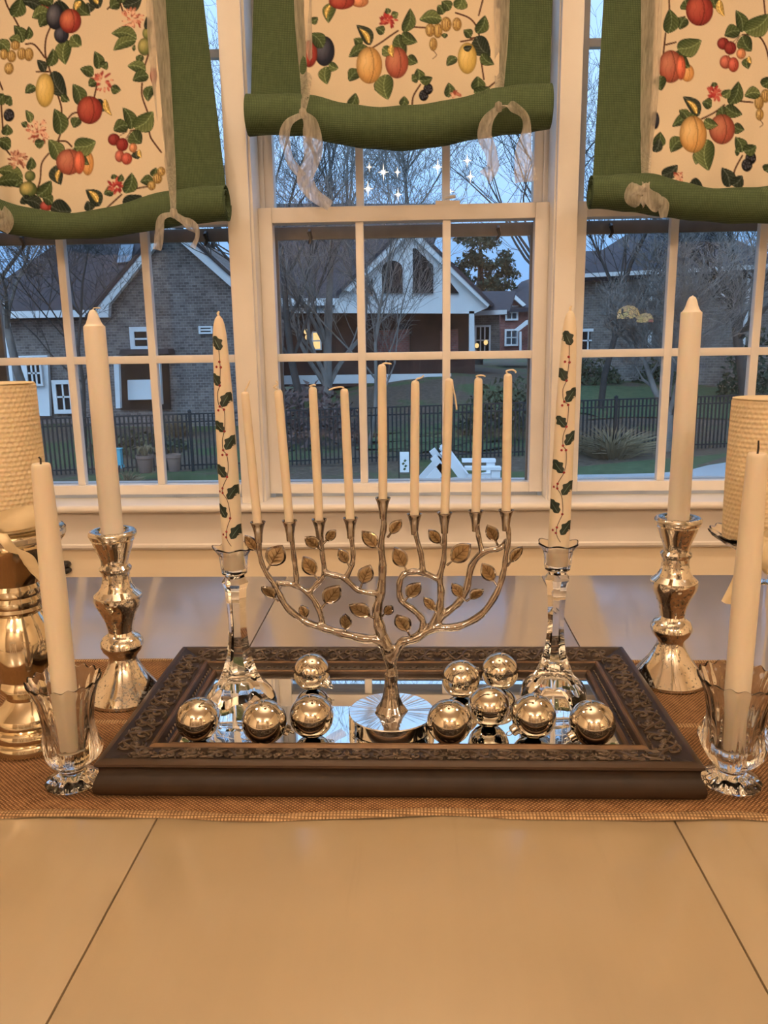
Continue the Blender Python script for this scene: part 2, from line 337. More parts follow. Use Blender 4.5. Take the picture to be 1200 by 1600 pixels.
# ground: dead leaves, mulch and patches of lawn
m, n, l, b = newmat('yard_ground'); c = n.new('ShaderNodeTexCoord'); t = noise(n, l, .45, 5, c.outputs['Object'], .6); t2 = noise(n, l, 9, 6, c.outputs['Object'], .7)
g1 = ramp(n, l, t2.outputs[0], [(.3, (.055, .042, .03)), (.55, (.125, .092, .065)), (.72, (.22, .18, .14))])
g2 = ramp(n, l, t2.outputs[0], [(.3, (.045, .075, .026)), (.7, (.095, .135, .05))])
k = n.new('ShaderNodeMix'); k.data_type = 'RGBA'; l.new(ramp(n, l, t.outputs[0], [(.50, (0, 0, 0)), (.58, (1, 1, 1))]), k.inputs[0]); l.new(g1, k.inputs[6]); l.new(g2, k.inputs[7]); l.new(k.outputs[2], b.inputs['Base Color'])
b.inputs['Roughness'].default_value = .95; bump(n, l, b, t2.outputs[0], .8, .05); MT['ground'] = m
MT['lawn'] = pm('lawn_grass', (.05, .085, .035), (.085, .125, .055), 6, .95, bmp=.6, bscale=40, dist=.03)

# fix of the pane's Fresnel on its back face
def _pane():
    m = MT['glass']; n, l = m.node_tree.nodes, m.node_tree.links
    fr = [x for x in n if x.type == 'FRESNEL'][0]; g = n.new('ShaderNodeNewGeometry'); k = n.new('ShaderNodeMix'); k.data_type = 'FLOAT'
    k.inputs[2].default_value = 1.27; k.inputs[3].default_value = 1/1.27; l.new(g.outputs['Backfacing'], k.inputs[0]); l.new(k.outputs[0], fr.inputs[0])
_pane()

# ================================================================== THE ROOM
RX, RYF, WY, CZ = 2.4, -3.2, 2.356, 2.74         # half width, wall behind, window wall face, ceiling
XC = (-.912, -.029, .871)                        # window centres; window wall and shade numbers here are scaled up about the camera
SW = .417                                        # half width of a sash
YO = 2.59                                        # outer face of the window wall
tag(MB().box(-RX-.15, RYF-.15, -.12, RX+.15, YO, 0).build('floor', MT['floor']), kind='structure')
tag(MB().box(-RX-.15, RYF-.15, CZ, RX+.15, YO, CZ+.12).build('ceiling', MT['ceiling']), kind='structure')
tag(MB().box(-RX-.15, RYF-.15, 0, -RX, YO, CZ).build('wall_left', MT['wall']), kind='structure')
tag(MB().box(RX, RYF-.15, 0, RX+.15, YO, CZ).build('wall_right', MT['wall']), kind='structure')
tag(MB().box(-RX, RYF-.15, 0, RX, RYF, CZ).build('wall_front', MT['wall_dark']), kind='structure')
b = MB(); xl, xr = XC[0]-SW, XC[2]+SW
b.box(-RX, WY, 0, RX, YO, .680); b.box(-RX, WY, 2.487, RX, YO, CZ); b.box(-RX, WY, .680, xl, YO, 2.487); b.box(xr, WY, .680, RX, YO, 2.487)
tag(b.build('wall_back', MT['wall']), kind='structure')
# mullions between the windows: a flat casing board in front of the post
for i, (p0, p1, c0, c1) in enumerate(((XC[0]+SW, XC[1]-SW, -.516, -.453), (XC[1]+SW, XC[2]-SW, .393, .451), (xl-.07, xl, xl-.108, xl-.007), (xr, xr+.07, xr+.007, xr+.108))):
    b = MB(); b.box(p0, 2.343, .680, p1, 2.585, 2.487); b.box(c0, 2.326, .697, c1, 2.345, 2.581)
    tag(b.build('trim_%d' % (i+1), MT['trim'], bevel=.003, smooth=40), kind='structure')
b = MB(); b.box(xl-.108, 2.326, 2.479, xr+.108, 2.355, 2.605)
tag(b.build('trim_5', MT['trim'], bevel=.003, smooth=40), kind='structure')
# window stool with a rounded nose, apron below it with a moulded foot
b = MB(); pr = [(2.41, .698), (2.308, .698)]+[(2.3016-.012*math.sin(a), .686+.012*math.cos(a)) for a in [PI*k/8 for k in range(9)]]+[(2.332, .674), (2.338, .668), (2.355, .668), (2.41, .668)]
n_ = len(pr); x0, x1 = xl-.14, xr+.14
b.add([(x0, p[0], p[1]) for p in pr]+[(x1, p[0], p[1]) for p in pr], [tuple(range(n_)), tuple(range(2*n_-1, n_-1, -1))]+[(i, i+n_, (i+1) % n_+n_, (i+1) % n_) for i in range(n_)])
tag(b.build('trim_6', MT['trim'], smooth=40, fixn=True), kind='structure')
b = MB(); pr = [(2.3559, .668), (2.326, .668), (2.328, .656), (2.3335, .647), (2.335, .605), (2.335, .571), (2.3305, .567), (2.3305, .559), (2.338, .551), (2.3559, .551)]; n_ = len(pr)
b.add([(x0, p[0], p[1]) for p in pr]+[(x1, p[0], p[1]) for p in pr], [tuple(range(n_)), tuple(range(2*n_-1, n_-1, -1))]+[(i, i+n_, (i+1) % n_+n_, (i+1) % n_) for i in range(n_)])
tag(b.build('trim_7', MT['trim'], smooth=30, fixn=True), kind='structure')
tag(MB().box(-RX+.001, 2.338, 0, RX-.001, 2.3559, .11).build('baseboard_back', MT['trim'], bevel=.004), kind='structure')

def sash(win, name, xc, y0, y1, zb, zt, gb, gt, st):
    gx0, gx1 = xc-SW+st, xc+SW-st
    b = MB(); b.box(xc-SW, y0, zb, gx0, y1, zt); b.box(gx1, y0, zb, xc+SW, y1, zt); b.box(gx0, y0+.0005, gt, gx1, y1-.0005, zt); b.box(gx0, y0+.0005, zb, gx1, y1-.0005, gb)
    s = b.build(name, MT['vinyl'], win, bevel=.0025, smooth=40)
    ym = (y0+y1)/2; w = (gx1-gx0)/3; zm = (gb+gt)/2; mw = .0115
    for k in (1, 2):
        b = MB(); b.box(gx0+w*k-mw, ym-.013, gb, gx0+w*k+mw, ym+.013, gt); b.build('muntin', MT['vinyl'], s, bevel=.002, smooth=40)
    b = MB(); b.box(gx0, ym-.0115, zm-mw, gx1, ym+.0115, zm+mw); b.build('muntin', MT['vinyl'], s, bevel=.002, smooth=40)
    for r in range(2):
        for k in range(3):
            a0, a1 = gx0+w*k+(mw if k else 0), gx0+w*(k+1)-(mw if k < 2 else 0); c0, c1 = (gb, zm-mw) if r == 0 else (zm+mw, gt)
            MB().box(a0, ym-.0015, c0, a1, ym+.0015, c1).build('pane', MT['glass'], s)
    return s
for i, xc in enumerate(XC):
    w = struct('window_%d' % (i+1), (xc, 2.41, .698))
    b = MB()                                       # jamb liner and outer sill
    b.box(xc-SW, 2.4555, .714, xc-SW+.014, 2.4615, 2.47); b.box(xc+SW-.014, 2.4555, .714, xc+SW, 2.4615, 2.47)
    b.box(xc-SW-.024, 2.512, .680, xc+SW+.024, 2.67, .709)
    b.box(xc-SW, 2.4555, 2.455, xc+SW, 2.52, 2.485)
    b.build('frame', MT['liner'], w)
    s = sash(w, 'lower_sash', xc, 2.410, 2.453, .709, 1.544, .739, 1.502, .040)
    b = MB(); b.box(xc+.094, 2.415, 1.544, xc+.163, 2.441, 1.554); b.tube([(xc+.12, 2.424, 1.552), (xc+.12, 2.424, 1.563), (xc+.15, 2.417, 1.565)], .005, 6); b.build('sash_lock', MT['trim'], s, smooth=40)
    sash(w, 'upper_sash', xc, 2.464, 2.508, 1.507, 2.455, 1.544, 2.401, .040)
    sx0, sx1, sz0, sz1, f = xc-SW+.005, xc+SW-.005, .711, 1.507, .031
    b = MB(); b.box(sx0, 2.528, sz0, sx0+f, 2.543, sz1); b.box(sx1-f, 2.528, sz0, sx1, 2.543, sz1); b.box(sx0+f, 2.5285, sz1-f-.007, sx1-f, 2.5425, sz1); b.box(sx0+f, 2.5285, sz0, sx1-f, 2.5425, sz0+.014)
    sf = b.build('screen_frame', MT['screenframe'], w, bevel=.0018)
    MB().box(sx0+f-.002, 2.535, sz0+.012, sx1-f+.002, 2.536, sz1-f).build('insect_screen', MT['screen'], sf)
    for sx in (-.283, .283):
        b = MB(); b.tube([(xc+sx, 2.527, sz1-.012), (xc+sx, 2.516, sz1-.019), (xc+sx+.005, 2.518, sz1-.036), (xc+sx-.004, 2.522, sz1-.05)], [.006, .007, .005, .004], 6); b.build('pull_tab', MT['black'], sf, smooth=40)

# ------------------------------------------------------------------ tie-up shades
CREAM = np.array((.72, .63, .48))
class Print:                                       # paints pigment over a sheet of points (u, v in image pixels, as are the motifs)
    def __init__(s, U, V):
        s.U, s.V = U, V; s.C = np.empty(U.shape+(3,)); s.C[:] = CREAM
        s.r = np.random.RandomState(3)
    def put(s, a, col):
        a = np.clip(a, 0, 1)[..., None]; s.C = s.C*(1-a)+np.asarray(col)*a
    def stem(s, pts, w=2.7, col=(.075, .03, .018)):
        P = smoothpath(pts, 5)
        for a, b in zip(P[:-1], P[1:]):
            d = b-a; L2 = d@d+1e-9; t = np.clip(((s.U-a[0])*d[0]+(s.V-a[1])*d[1])/L2, 0, 1)
            q = np.hypot(s.U-a[0]-t*d[0], s.V-a[1]-t*d[1]); s.put((w/2+.5-q), col)
    def leaf(s, x0, y0, x1, y1, w, kind=0, bend=.12):
        dx, dy = x1-x0, y1-y0; L = math.hypot(dx, dy); ax, ay = dx/L, dy/L
        A = ((s.U-x0)*ax+(s.V-y0)*ay)/L; B = -(s.U-x0)*ay+(s.V-y0)*ax
        ok = (A > 0) & (A < 1); Ac = np.clip(A, 0, 1); B = B-bend*L*np.sin(PI*Ac)
        hw = w*1.28*np.sin(PI*Ac**.75)**.8+.01; q = np.abs(B)
        m = np.where(ok, hw+.5-q, 0)
        dark, mid = [((.018, .032, .016), (.075, .11, .042)), ((.03, .055, .02), (.13, .17, .07)), ((.30, .22, .06), (.62, .47, .17)), ((.012, .02, .018), (.03, .042, .03))][kind]
        sh = np.clip(B/hw*.5+.5, 0, 1)[..., None]; vein = (np.abs(((A*L*.34+q*.30) % 2.0)-1.0) < .28)
        c = np.array(dark)*(1-sh)+np.array(mid)*sh; c = np.where(vein[..., None], c*1.45+.012, c); c = np.where((q < .8)[..., None], c*1.9+.03, c)
        c = np.where((q > hw-1.0)[..., None], np.array(dark)*.7, c); s.put(m, c)
    def fruit(s, cx, cy, rx, ry, col, hi=None, groove=True, rot=0):
        rx, ry = rx*1.07, ry*1.07; x = (s.U-cx); y = (s.V-cy); c_, s_ = math.cos(rot), math.sin(rot); x, y = (x*c_+y*s_)/rx, (-x*s_+y*c_)/ry
        q = np.hypot(x, y); m = (1-q)*min(rx, ry)+.5
        hi = np.array(hi if hi is not None else np.minimum(np.array(col)*1.9+.06, 1)); col = np.array(col)
        t = np.clip(1-np.hypot(x+.3, y+.25)/.95, 0, 1)[..., None]; c = col*(1-t)+hi*t
        c = c*np.clip(1.15-.75*q**3, .3, 1)[..., None]
        if groove: c = np.where((np.abs(x-.35*(1-y*y)) < .055)[..., None], c*.55, c)
        st = (np.sin(y*3+x*14+np.sin(y*9)) > .82)[..., None]; c = np.where(st, c*.86, c); s.put(m, c)
    def goose(s, cx, cy, rx, ry):
        s.fruit(cx, cy, rx, ry, (.40, .27, .09), (.72, .55, .25), False)
        x = (s.U-cx)/rx; y = (s.V-cy)/ry; q = np.hypot(x, y); k = (np.abs(((x/np.sqrt(np.clip(1-y*y, .05, 1))*2.2) % 1)-.5) < .13) & (q < 1); s.put(np.where(k, .8, 0), (.12, .05, .03))
    def blossom(s, cx, cy, r, n=26, cols=((.55, .22, .16), (.74, .45, .34), (.30, .07, .05), (.80, .56, .42))):
        for i in range(int(n*1.3)):
            a = s.r.uniform(0, 2*PI); q = r*math.sqrt(s.r.uniform(0, 1)); x, y = cx+q*math.cos(a), cy+q*math.sin(a)
            ln = s.r.uniform(3.2, 6.2); c = cols[s.r.randint(len(cols))]
            ux, uy = math.cos(a+.3), math.sin(a+.3); A = (s.U-x)*ux+(s.V-y)*uy; B = -(s.U-x)*uy+(s.V-y)*ux
            s.put((1-np.hypot(A/ln, B/(ln*.5)))*2.2, c); s.put((1-np.hypot((A-ln*.5)/1.1, B/1.0))*2, (.22, .05, .04))
    def black(s, cx, cy, r):
        s.fruit(cx, cy, r, r*1.2, (.008, .009, .014), (.05, .055, .08), False)
        for i in range(9):
            a = i*2.4; q = r*.8*math.sqrt((i+.5)/9); s.fruit(cx+q*math.cos(a), cy+q*math.sin(a), r*.3, r*.3, (.01, .011, .018), (.11, .12, .16), False)
RED, PEACH, YEL, PLUM, PEAR, ORA, CHER = (.27, .04, .035), (.36, .095, .065), (.60, .44, .13), (.018, .022, .04), (.60, .34, .12), (.46, .20, .10), (.20, .022, .025)
def paint(P, which):
    L, Fr, St, B, G, K = P.leaf, P.fruit, P.stem, P.blossom, P.goose, P.black
    if which == 0:
        for q in ([(4,-20),(10,6),(20,24),(31,44)],[(80,40),(72,60),(71,85),(78,110),(88,142),(96,168),(95,186)],[(96,205),(90,222)],[(103,190),(113,178),(123,176)],[(40,69),(54,70),(70,90)],[(76,240),(65,256),(62,285),(50,312)],[(88,221),(103,221),(112,229)],[(152,130),(147,153)],[(182,-12),(192,18)],[(233,82),(225,106)],[(222,130),(222,150),(231,176)],[(204,204),(230,202),(236,216),(252,238)],[(2,165),(5,208)],[(0,222),(16,242)],[(242,289),(212,295)],[(190,304),(168,324)],[(-8,110),(4,140)],[(57,112),(76,112)]): St(q)
        L(20,26,32,-4,10); L(80,4,60,2,7); L(118,0,141,24,9); L(126,2,118,16,4,2); L(78,18,50,28,9,1); L(76,26,62,42,8); L(104,62,102,101,10,1); L(112,56,127,72,9,1)
        Fr(96,54,11,13,PLUM,(.09,.10,.15)); Fr(86,26,13,19,PLUM,(.16,.17,.22),False); Fr(110,33,16,18,RED,(.66,.22,.13))
        L(36,66,22,40,8); L(42,62,45,41,5); L(32,66,14,60,7,1); L(14,80,-8,64,8,1)
        for q in ((24,71,7,7),(45,85,7,10),(34,84,7,9),(18,88,7,9),(6,85,6,8),(14,107,7,9)): G(*q)
        L(56,136,39,146,6); L(82,112,104,152,12,3); L(96,148,109,158,5); L(70,112,58,94,6,3); L(76,104,83,76,7); Fr(70,141,13.5,25,YEL,(.86,.70,.30),False)
        L(126,164,114,131,9); L(124,184,115,200,7); L(148,156,163,174,9,3); L(164,155,175,181,4,2)
        B(160,128,15,22,((.55,.16,.12),(.72,.38,.28),(.32,.06,.055))); L(154,108,148,80,7); L(158,104,168,97,6); L(146,118,125,107,7); L(150,128,138,134,6); L(174,136,189,141,6)
        Fr(140,172,18.5,20.5,RED,(.46,.115,.08))
        B(60,205,18,42); L(48,192,40,172,5,1); L(42,198,33,192,4); L(54,224,70,221,6)
        L(94,210,85,170,10); L(92,250,76,218,10,1); L(88,258,95,289,9,3); L(94,264,90,286,3,2)
        Fr(137,255,9,18,(.66,.34,.12),(.80,.52,.26)); L(114,232,139,257,9); L(116,229,150,221,12,1); Fr(108,253,19,19,PEACH,(.55,.23,.16)); Fr(124,254,8,17,(.48,.11,.06))
        L(206,202,192,168,8); L(210,201,239,174,12,1); L(200,196,177,204,9); L(207,205,221,224,10); L(213,236,216,249,6,3); L(217,234,221,247,3,2)
        St([(205,205),(192,222)],1); St([(203,205),(190,240)],1); St([(200,205),(180,216)],1)
        Fr(178,218,9,9,CHER,(.34,.07,.065)); Fr(191,226,9,10,CHER,(.32,.06,.055)); Fr(208,231,6,7,ORA); Fr(187,244,7,9,PEACH); Fr(198,248,8,9,(.36,.07,.05))
        L(36,280,-6,266,9,1); L(36,284,-8,288,9); L(34,286,24,292,5); L(58,306,80,282,9); L(45,266,49,245,6); B(28,250,14,34,((.40,.20,.15),(.62,.38,.28),(.22,.08,.06)))
        Fr(47,275,8,8,(.09,.13,.05),(.26,.29,.12),False); Fr(44,296,13,12,(.10,.14,.05),(.66,.55,.22),False); L(36,306,46,318,7,3)
        L(66,324,36,312,8,3); Fr(72,322,9,8,RED); L(82,318,66,308,7); L(80,322,112,330,14,3)
        L(156,322,134,296,9,3); L(153,316,138,298,4,2); L(140,330,136,314,7,3); L(192,318,222,306,10,3); L(196,302,206,270,9); L(178,300,162,303,6); B(180,289,11,26,((.40,.045,.05),(.52,.12,.10),(.25,.02,.03))); L(186,284,190,272,4); L(178,280,176,272,4)
        B(206,30,17,36); L(186,4,172,13,8); L(192,4,186,-10,7); L(214,60,174,52,9,1); L(212,62,177,79,8,1); L(222,86,217,100,5); L(212,76,206,75,4)
        Fr(230,52,7,9,(.13,.17,.06),(.34,.36,.15),False); Fr(226,73,10,13,(.12,.16,.06),(.52,.48,.20),False); L(229,46,229,26,5,3)
        L(228,110,199,103,8,1); L(232,118,207,126,8); Fr(240,118,5,12,RED); L(238,134,231,159,7); K(14,180,8); L(6,160,17,150,8); L(-8,160,6,146,8); L(8,212,11,194,7); L(16,232,-6,218,8)
        L(240,284,219,284,7); L(238,276,244,262,6); G(246,279,7,8); G(237,290,6,7); G(252,268,6,7)
    elif which == 1:
        for q in ([(520,8),(512,-12)],[(580,76),(596,66),(610,56),(622,48)],[(640,42),(660,43),(680,44)],[(712,20),(733,28),(745,42),(749,58)],[(757,-10),(748,24)],[(751,90),(756,124)],[(738,62),(720,65)],[(657,132),(646,150),(644,166)],[(752,146),(774,128)],[(485,0),(494,-14)],[(735,60),(748,58)]): St(q)
        L(521,4,513,36,8,1); L(516,8,510,30,3,2); Fr(562,2,13,9,ORA); Fr(534,2,19,12,RED,(.46,.115,.08)); L(484,34,497,27,5)
        Fr(507,80,15,22,PLUM,(.10,.11,.16),False); Fr(483,84,12,20,RED,(.46,.115,.08)); L(505,74,484,52,9); L(510,104,511,132,8,1); L(514,100,529,107,6,1)
        L(579,70,557,39,8,3); L(577,68,561,44,3.5,2); L(564,72,553,60,6); L(577,76,545,89,8); L(562,110,545,127,8); L(596,132,586,142,6,1); L(603,116,606,156,12,1); L(622,54,635,84,9); L(628,52,652,66,8); L(637,88,653,98,7)
        Fr(620,98,17,23,PEACH,(.55,.24,.16)); Fr(577,102,19,27,PEAR,(.80,.60,.30)); L(598,74,614,84,7,1); L(612,70,614,90,4,2)
        B(607,32,12,30,((.40,.045,.05),(.52,.12,.10),(.25,.02,.03))); L(631,50,641,13,8); L(600,52,587,44,6); L(606,22,604,12,4); L(612,24,622,20,5,1)
        for q in ((714,38,7,10),(697,38,8,11),(684,48,7,11),(672,47,7,10),(677,69,6,10)): G(*q)
        St([(677,79),(682,86),(676,92)],1); L(690,30,655,31,9,1); L(693,22,684,8,7); L(703,16,690,2,7); L(714,14,722,-6,9,1); L(696,52,695,60,4)
        L(736,58,724,47,6); L(744,57,766,88,12,3); L(752,84,772,101,7); L(714,90,698,103,6); L(745,52,758,24,8); Fr(730,91,14,23,YEL,(.86,.70,.30),False); L(724,76,738,72,4,3)
        K(662,149,7); K(669,139,7); L(654,126,652,107,7); L(656,126,676,121,6); L(652,122,643,126,6); L(628,166,632,150,6); L(545,168,556,145,7); L(700,152,701,129,7); B(712,147,7,10); L(744,142,746,119,9); L(740,144,766,136,7); K(783,4,8)
    else:
        for q in ([(1045,-16),(1046,16)],[(1070,26),(1056,32)],[(1040,52),(1036,88)],[(1160,54),(1184,56),(1196,72),(1202,96)],[(1192,-14),(1196,26)],[(1096,186),(1116,176),(1132,164)],[(1154,158),(1176,160)],[(1160,243),(1148,266),(1145,288)],[(1040,70),(1056,66)]): St(q)
        L(1070,0,1080,14,9); L(1114,-6,1122,14,8); L(1124,0,1132,26,5,2); L(1072,28,1062,46,8); L(1044,52,1046,14,10); Fr(1093,16,20,23,RED,(.46,.115,.08))
        Fr(1074,114,10,13,(.66,.34,.12),(.80,.52,.26)); L(1056,80,1078,106,9); L(1058,76,1096,63,12,1); Fr(1048,104,18,24,PEACH,(.55,.23,.16)); Fr(1064,106,7,18,(.48,.11,.06)); L(1034,118,1033,142,8)
        L(1160,50,1150,16,8); L(1164,50,1202,22,13,1); L(1156,48,1132,56,9); L(1160,56,1174,80,10); L(1168,90,1169,108,6); L(1170,88,1174,100,3,2)
        St([(1158,55),(1140,70)],1); St([(1156,56),(1136,92)],1)
        Fr(1130,68,9,9,CHER,(.34,.07,.065)); Fr(1141,75,9,10,CHER,(.32,.06,.055)); Fr(1158,84,7,8,ORA); Fr(1134,97,9,10,PEACH); Fr(1146,101,8,11,(.36,.07,.05))
        L(1092,181,1067,151,8,3); L(1089,178,1072,156,3.5,2); L(1090,183,1050,198,8); L(1074,184,1061,172,6); L(1068,216,1048,238,9); L(1097,238,1087,257,7,1); L(1105,218,1107,267,13,1); L(1128,166,1140,196,9); L(1134,166,1160,179,8); L(1146,196,1163,203,7)
        Fr(1128,202,19,22,PEACH,(.55,.24,.16)); Fr(1083,210,20,27,PEAR,(.80,.60,.30)); L(1100,188,1122,196,7,1)
        B(1117,147,12,30,((.40,.045,.05),(.52,.12,.10),(.25,.02,.03))); L(1140,163,1154,127,9); L(1112,166,1097,160,7); L(1116,136,1114,128,4); L(1128,150,1142,140,6,1)
        for q in ((1196,150,7,10),(1186,160,7,11),(1187,179,6,9),(1206,146,7,9)): G(*q)
        St([(1188,188),(1192,194),(1187,199)],1); L(1188,146,1163,150,8,1); L(1190,134,1206,120,8)
        K(1173,247,8); K(1167,258,8); L(1160,238,1149,214,8); L(1162,236,1182,228,8); L(1156,238,1148,236,6); L(1140,292,1128,262,9,3); L(1144,290,1160,274,8,3)
        L(1034,274,1059,258,8,3); L(1078,286,1098,292,10,3); B(1062,276,7,10); Fr(1024,188,6,13,PLUM); L(1024,230,1032,206,8); L(1022,238,1030,216,6,3); L(1196,268,1204,256,8)
    return P
def ribbon(mb, pts, k=5, nu=5, mi=0, wav=.10, sc=1):
    # pts: (x, y, z, width, twist); a strip with a gently cupped section
    S = smoothpath(pts, k); vs = []
    for i, p in enumerate(S):
        a = np.array(S[max(i-1, 0)][:3]); c = np.array(S[min(i+1, len(S)-1)][:3]); t = Vector(c-a).normalized()
        ac = Vector((1, 0, 0)); ac = (ac-t*ac.dot(t)); ac = ac.normalized() if ac.length > .05 else Vector((0, 1, 0)); nn = t.cross(ac)
        d = ac*math.cos(p[4])+nn*math.sin(p[4]); m = nn*math.cos(p[4])-ac*math.sin(p[4])
        for j in range(nu):
            q = j/(nu-1)-.5; vs.append(Vector(p[:3])+d*(q*p[3]*sc)+m*(p[3]*sc*wav*math.cos(q*2*PI+i*.35)))
    mb.grid(vs, nu, len(S), mi); return mb
YP, RR = 2.292, .052                               # plane of the hanging cloth, radius of the roll
def lin(p0, p1, v): return p0[0]+(p1[0]-p0[0])*(v-p0[1])/(p1[1]-p0[1])
def shade(idx, gl, fl, fr_, gr, roll, ribbons, label):
    cen = at(*[(roll[0][0]+roll[-1][0])/2, -140], YP)
    root = thing('tie_up_shade', (cen[0], YP, 2.46), label, 'shade', 'tie-up window shades')
    ru = [q[0] for q in roll]
    fold = lambda u, v: .004*math.sin(u*.045+idx*2+v*.006)+.003*math.sin(u*.11+v*.012)*max(0, min(1, v/150))
    yc = YP-RR-.004
    SP = smoothpath([(q[0], (q[1]+q[2])/2, (q[2]-q[1])/2) for q in roll], 6)
    def bottom(u):
        for a, b_ in zip(SP[:-1], SP[1:]):
            if a[0] <= u <= b_[0]: return a[1]+(b_[1]-a[1])*(u-a[0])/(b_[0]-a[0]+1e-9)
        return SP[0][1] if u < SP[0][0] else SP[-1][1]
    def sheet(e0, e1, nu, vrow, dy):
        vs = []; uv = []
        for f in vrow:
            for i in range(nu):
                s_ = i/(nu-1)
                vb = bottom(lin(*e0, 250)*(1-s_)+lin(*e1, 250)*s_)+2
                v = -150+(vb+150)*f
                u = lin(*e0, v)*(1-s_)+lin(*e1, v)*s_
                # cloth hangs straight; sagging middle pulls it forward a little near the roll
                vs.append(at(u, v, YP+dy+fold(u, v))); uv.append((u, v))
        return vs, uv
    rows = np.concatenate([np.linspace(0, .30, 12)[:-1], np.linspace(.30, 1, 240)])
    nu = 250
    vs, uv = sheet(fl, fr_, nu, rows, 0)
    U_, V_ = np.array([q[0] for q in uv]), np.array([q[1] for q in uv]); P = Print(U_, V_)
    for du, dv in ((0, -310), (0, 0)) if idx == 0 else (((0, -182), (0, 0)) if idx == 1 else ((0, -312), (188, -312), (188, 0), (0, 0))):   # the print repeats up and across the cloth
        P.U, P.V = U_-du, V_-dv; paint(P, idx)
    o = MB().grid(vs, nu, len(rows)).build('print_panel', MT['print'], root, smooth=180)
    ca = o.data.color_attributes.new('print', 'FLOAT_COLOR', 'POINT')
    ca.data.foreach_set('color', np.concatenate([P.C, np.ones((len(uv), 1))], 1).astype(np.float32).ravel())
    for e0, e1 in ((gl, (tuple(np.add(fl[0], (8, 0))), tuple(np.add(fl[1], (8, 0))))), ((tuple(np.add(fr_[0], (-8, 0))), tuple(np.add(fr_[1], (-8, 0)))), gr)):
        vs, uv = sheet(e0, e1, 24, np.linspace(0, 1, 60), .003)
        MB().grid(vs, 24, 60).build('side_panel', MT['green'], root, smooth=180)
    # rolled hem: one spiral sheet swept along the sagging line
    b = MB(); vs = []; NA = 64; rnd = random.Random(idx)
    for k, (u, v, rp_) in enumerate(SP):
        c = at(u, v, yc); R = rp_/F*math.hypot(*(c-CAM)[:2])*1.01
        R += .0012*math.sin(k*.9+idx)
        ring = []
        for j in range(NA):
            f = j/(NA-1); a = -f*2*PI*2.6; r = R*(1-.55*f)*(1+.03*math.sin(a*2+k*.35))
            ring.append((r*math.cos(a), r*math.sin(a)))
        for (yy, zz) in ring: vs.append((c[0], c[1]+yy, c[2]+zz))
    b.grid(vs, NA, len(SP)); o = b.build('rolled_hem', MT['green'], root, smooth=60)
    md = o.modifiers.new('thickness', 'SOLIDIFY'); md.thickness = .0022; md.offset = 0
    b = MB(); b.box(cen[0]-.40, YP-.012, 2.43, cen[0]+.40, YP+.032, 2.465); b.build('head_board', MT['trim'], root)
    # sheer ties
    for strap, knot, tails in ribbons:
        yk = yc-RR-.005; b = MB()
        pts = [(*at(u, v, YP-.006 if v < bottom(u)-38 else (yc-RR*.62 if v < bottom(u)-16 else yk)), w, .0) for u, v, w in strap]
        ribbon(b, pts, 5, 7, wav=.09, sc=1.2)
        tie = b.build('tie', MT['organza'], root, smooth=180)
        b = MB()
        for t in tails: ribbon(b, [(*at(u, v, yk-.004-d), w, tw) for u, v, d, w, tw in t], 7, 6, wav=.16, sc=1.2)
        kc = at(knot[0], knot[1], yk-.002)
        b.lathe([(.0018, -.013), (.0084, -.0096), (.010, 0), (.0084, .0096), (.0018, .013)], 12, kc, mod=lambda i, r, z, w: (r*(1+.15*math.sin(3*w)), z))
        b.build('bow', MT['organza'], tie, smooth=180)
shade(0, ((-95, 0), (-92, 300)), ((-14, 0), (-12, 300)), ((238, 0), (264, 300)), ((318, 0), (354, 300)),
      [(-92,280,335),(-20,305,352),(30,322,365),(100,333,371),(170,325,368),(250,303,353),(310,292,346),(355,289,343)],
      [([(240,-150,.042),(244,0,.042),(250,90,.046),(258,190,.036),(266,260,.024),(270,300,.016),(271,330,.012)], (271, 333),
        [[(270,333,0,.012,0),(255,340,.004,.020,.4),(249,360,.006,.022,.2),(244,390,.006,.026,.5)], [(271,333,0,.012,0),(286,345,.004,.020,-.5),(301,354,.006,.024,.3),(308,368,.006,.018,.9),(303,388,.006,.020,.6)]]),
       ([(-20,-150,.042),(-18,0,.042),(-12,200,.03),(-8,300,.016),(-6,325,.012)], (-6, 330), [[(-6,330,0,.012,0),(4,332,.006,.03,.3),(9,342,.008,.035,0),(2,360,.006,.03,.2)]])],
      'green and fruit-print tie-up shade rolled above the brick gable, left of the other two')
shade(1, ((396, 0), (392, 150)), ((474, 0), (482, 150)), ((782, 0), (779, 150)), ((863, 0), (859, 150)),
      [(387,149,208),(440,148,207),(480,150,208),(530,160,222),(585,168,229),(640,167,229),(700,158,222),(760,143,210),(800,137,203),(860,132,197)],
      [([(470,-150,.038),(473,0,.038),(476,70,.034),(478,120,.026),(477,150,.018),(474,172,.012)], (473, 177),
        [[(473,177,0,.012,0),(455,190,.006,.024,.5),(444,214,.008,.026,.3),(449,240,.006,.022,.6),(462,262,.004,.020,.3),(474,276,.004,.016,.2)],
         [(475,177,0,.012,0),(486,196,.004,.034,.2),(489,226,.006,.042,.1),(484,256,.006,.038,.3),(478,284,.004,.036,.1),(492,304,.006,.030,-.3),(516,322,.008,.022,.2)]]),
       ([(788,-150,.034),(784,0,.034),(783,70,.028),(781,120,.022),(780,150,.016),(779,162,.012)], (779, 167),
        [[(778,167,0,.012,0),(764,186,.006,.026,.4),(757,212,.006,.030,.2),(767,240,.006,.026,.4),(770,262,.006,.026,.1),(757,276,.006,.034,.2)],
         [(781,167,0,.012,0),(800,166,.006,.020,.6),(817,178,.008,.018,.8),(823,200,.006,.018,.3),(818,236,.006,.034,.1),(820,262,.006,.044,0),(822,284,.006,.046,.2)]])],
      'middle green and fruit-print tie-up shade, rolled higher than its neighbours over a pale sky')
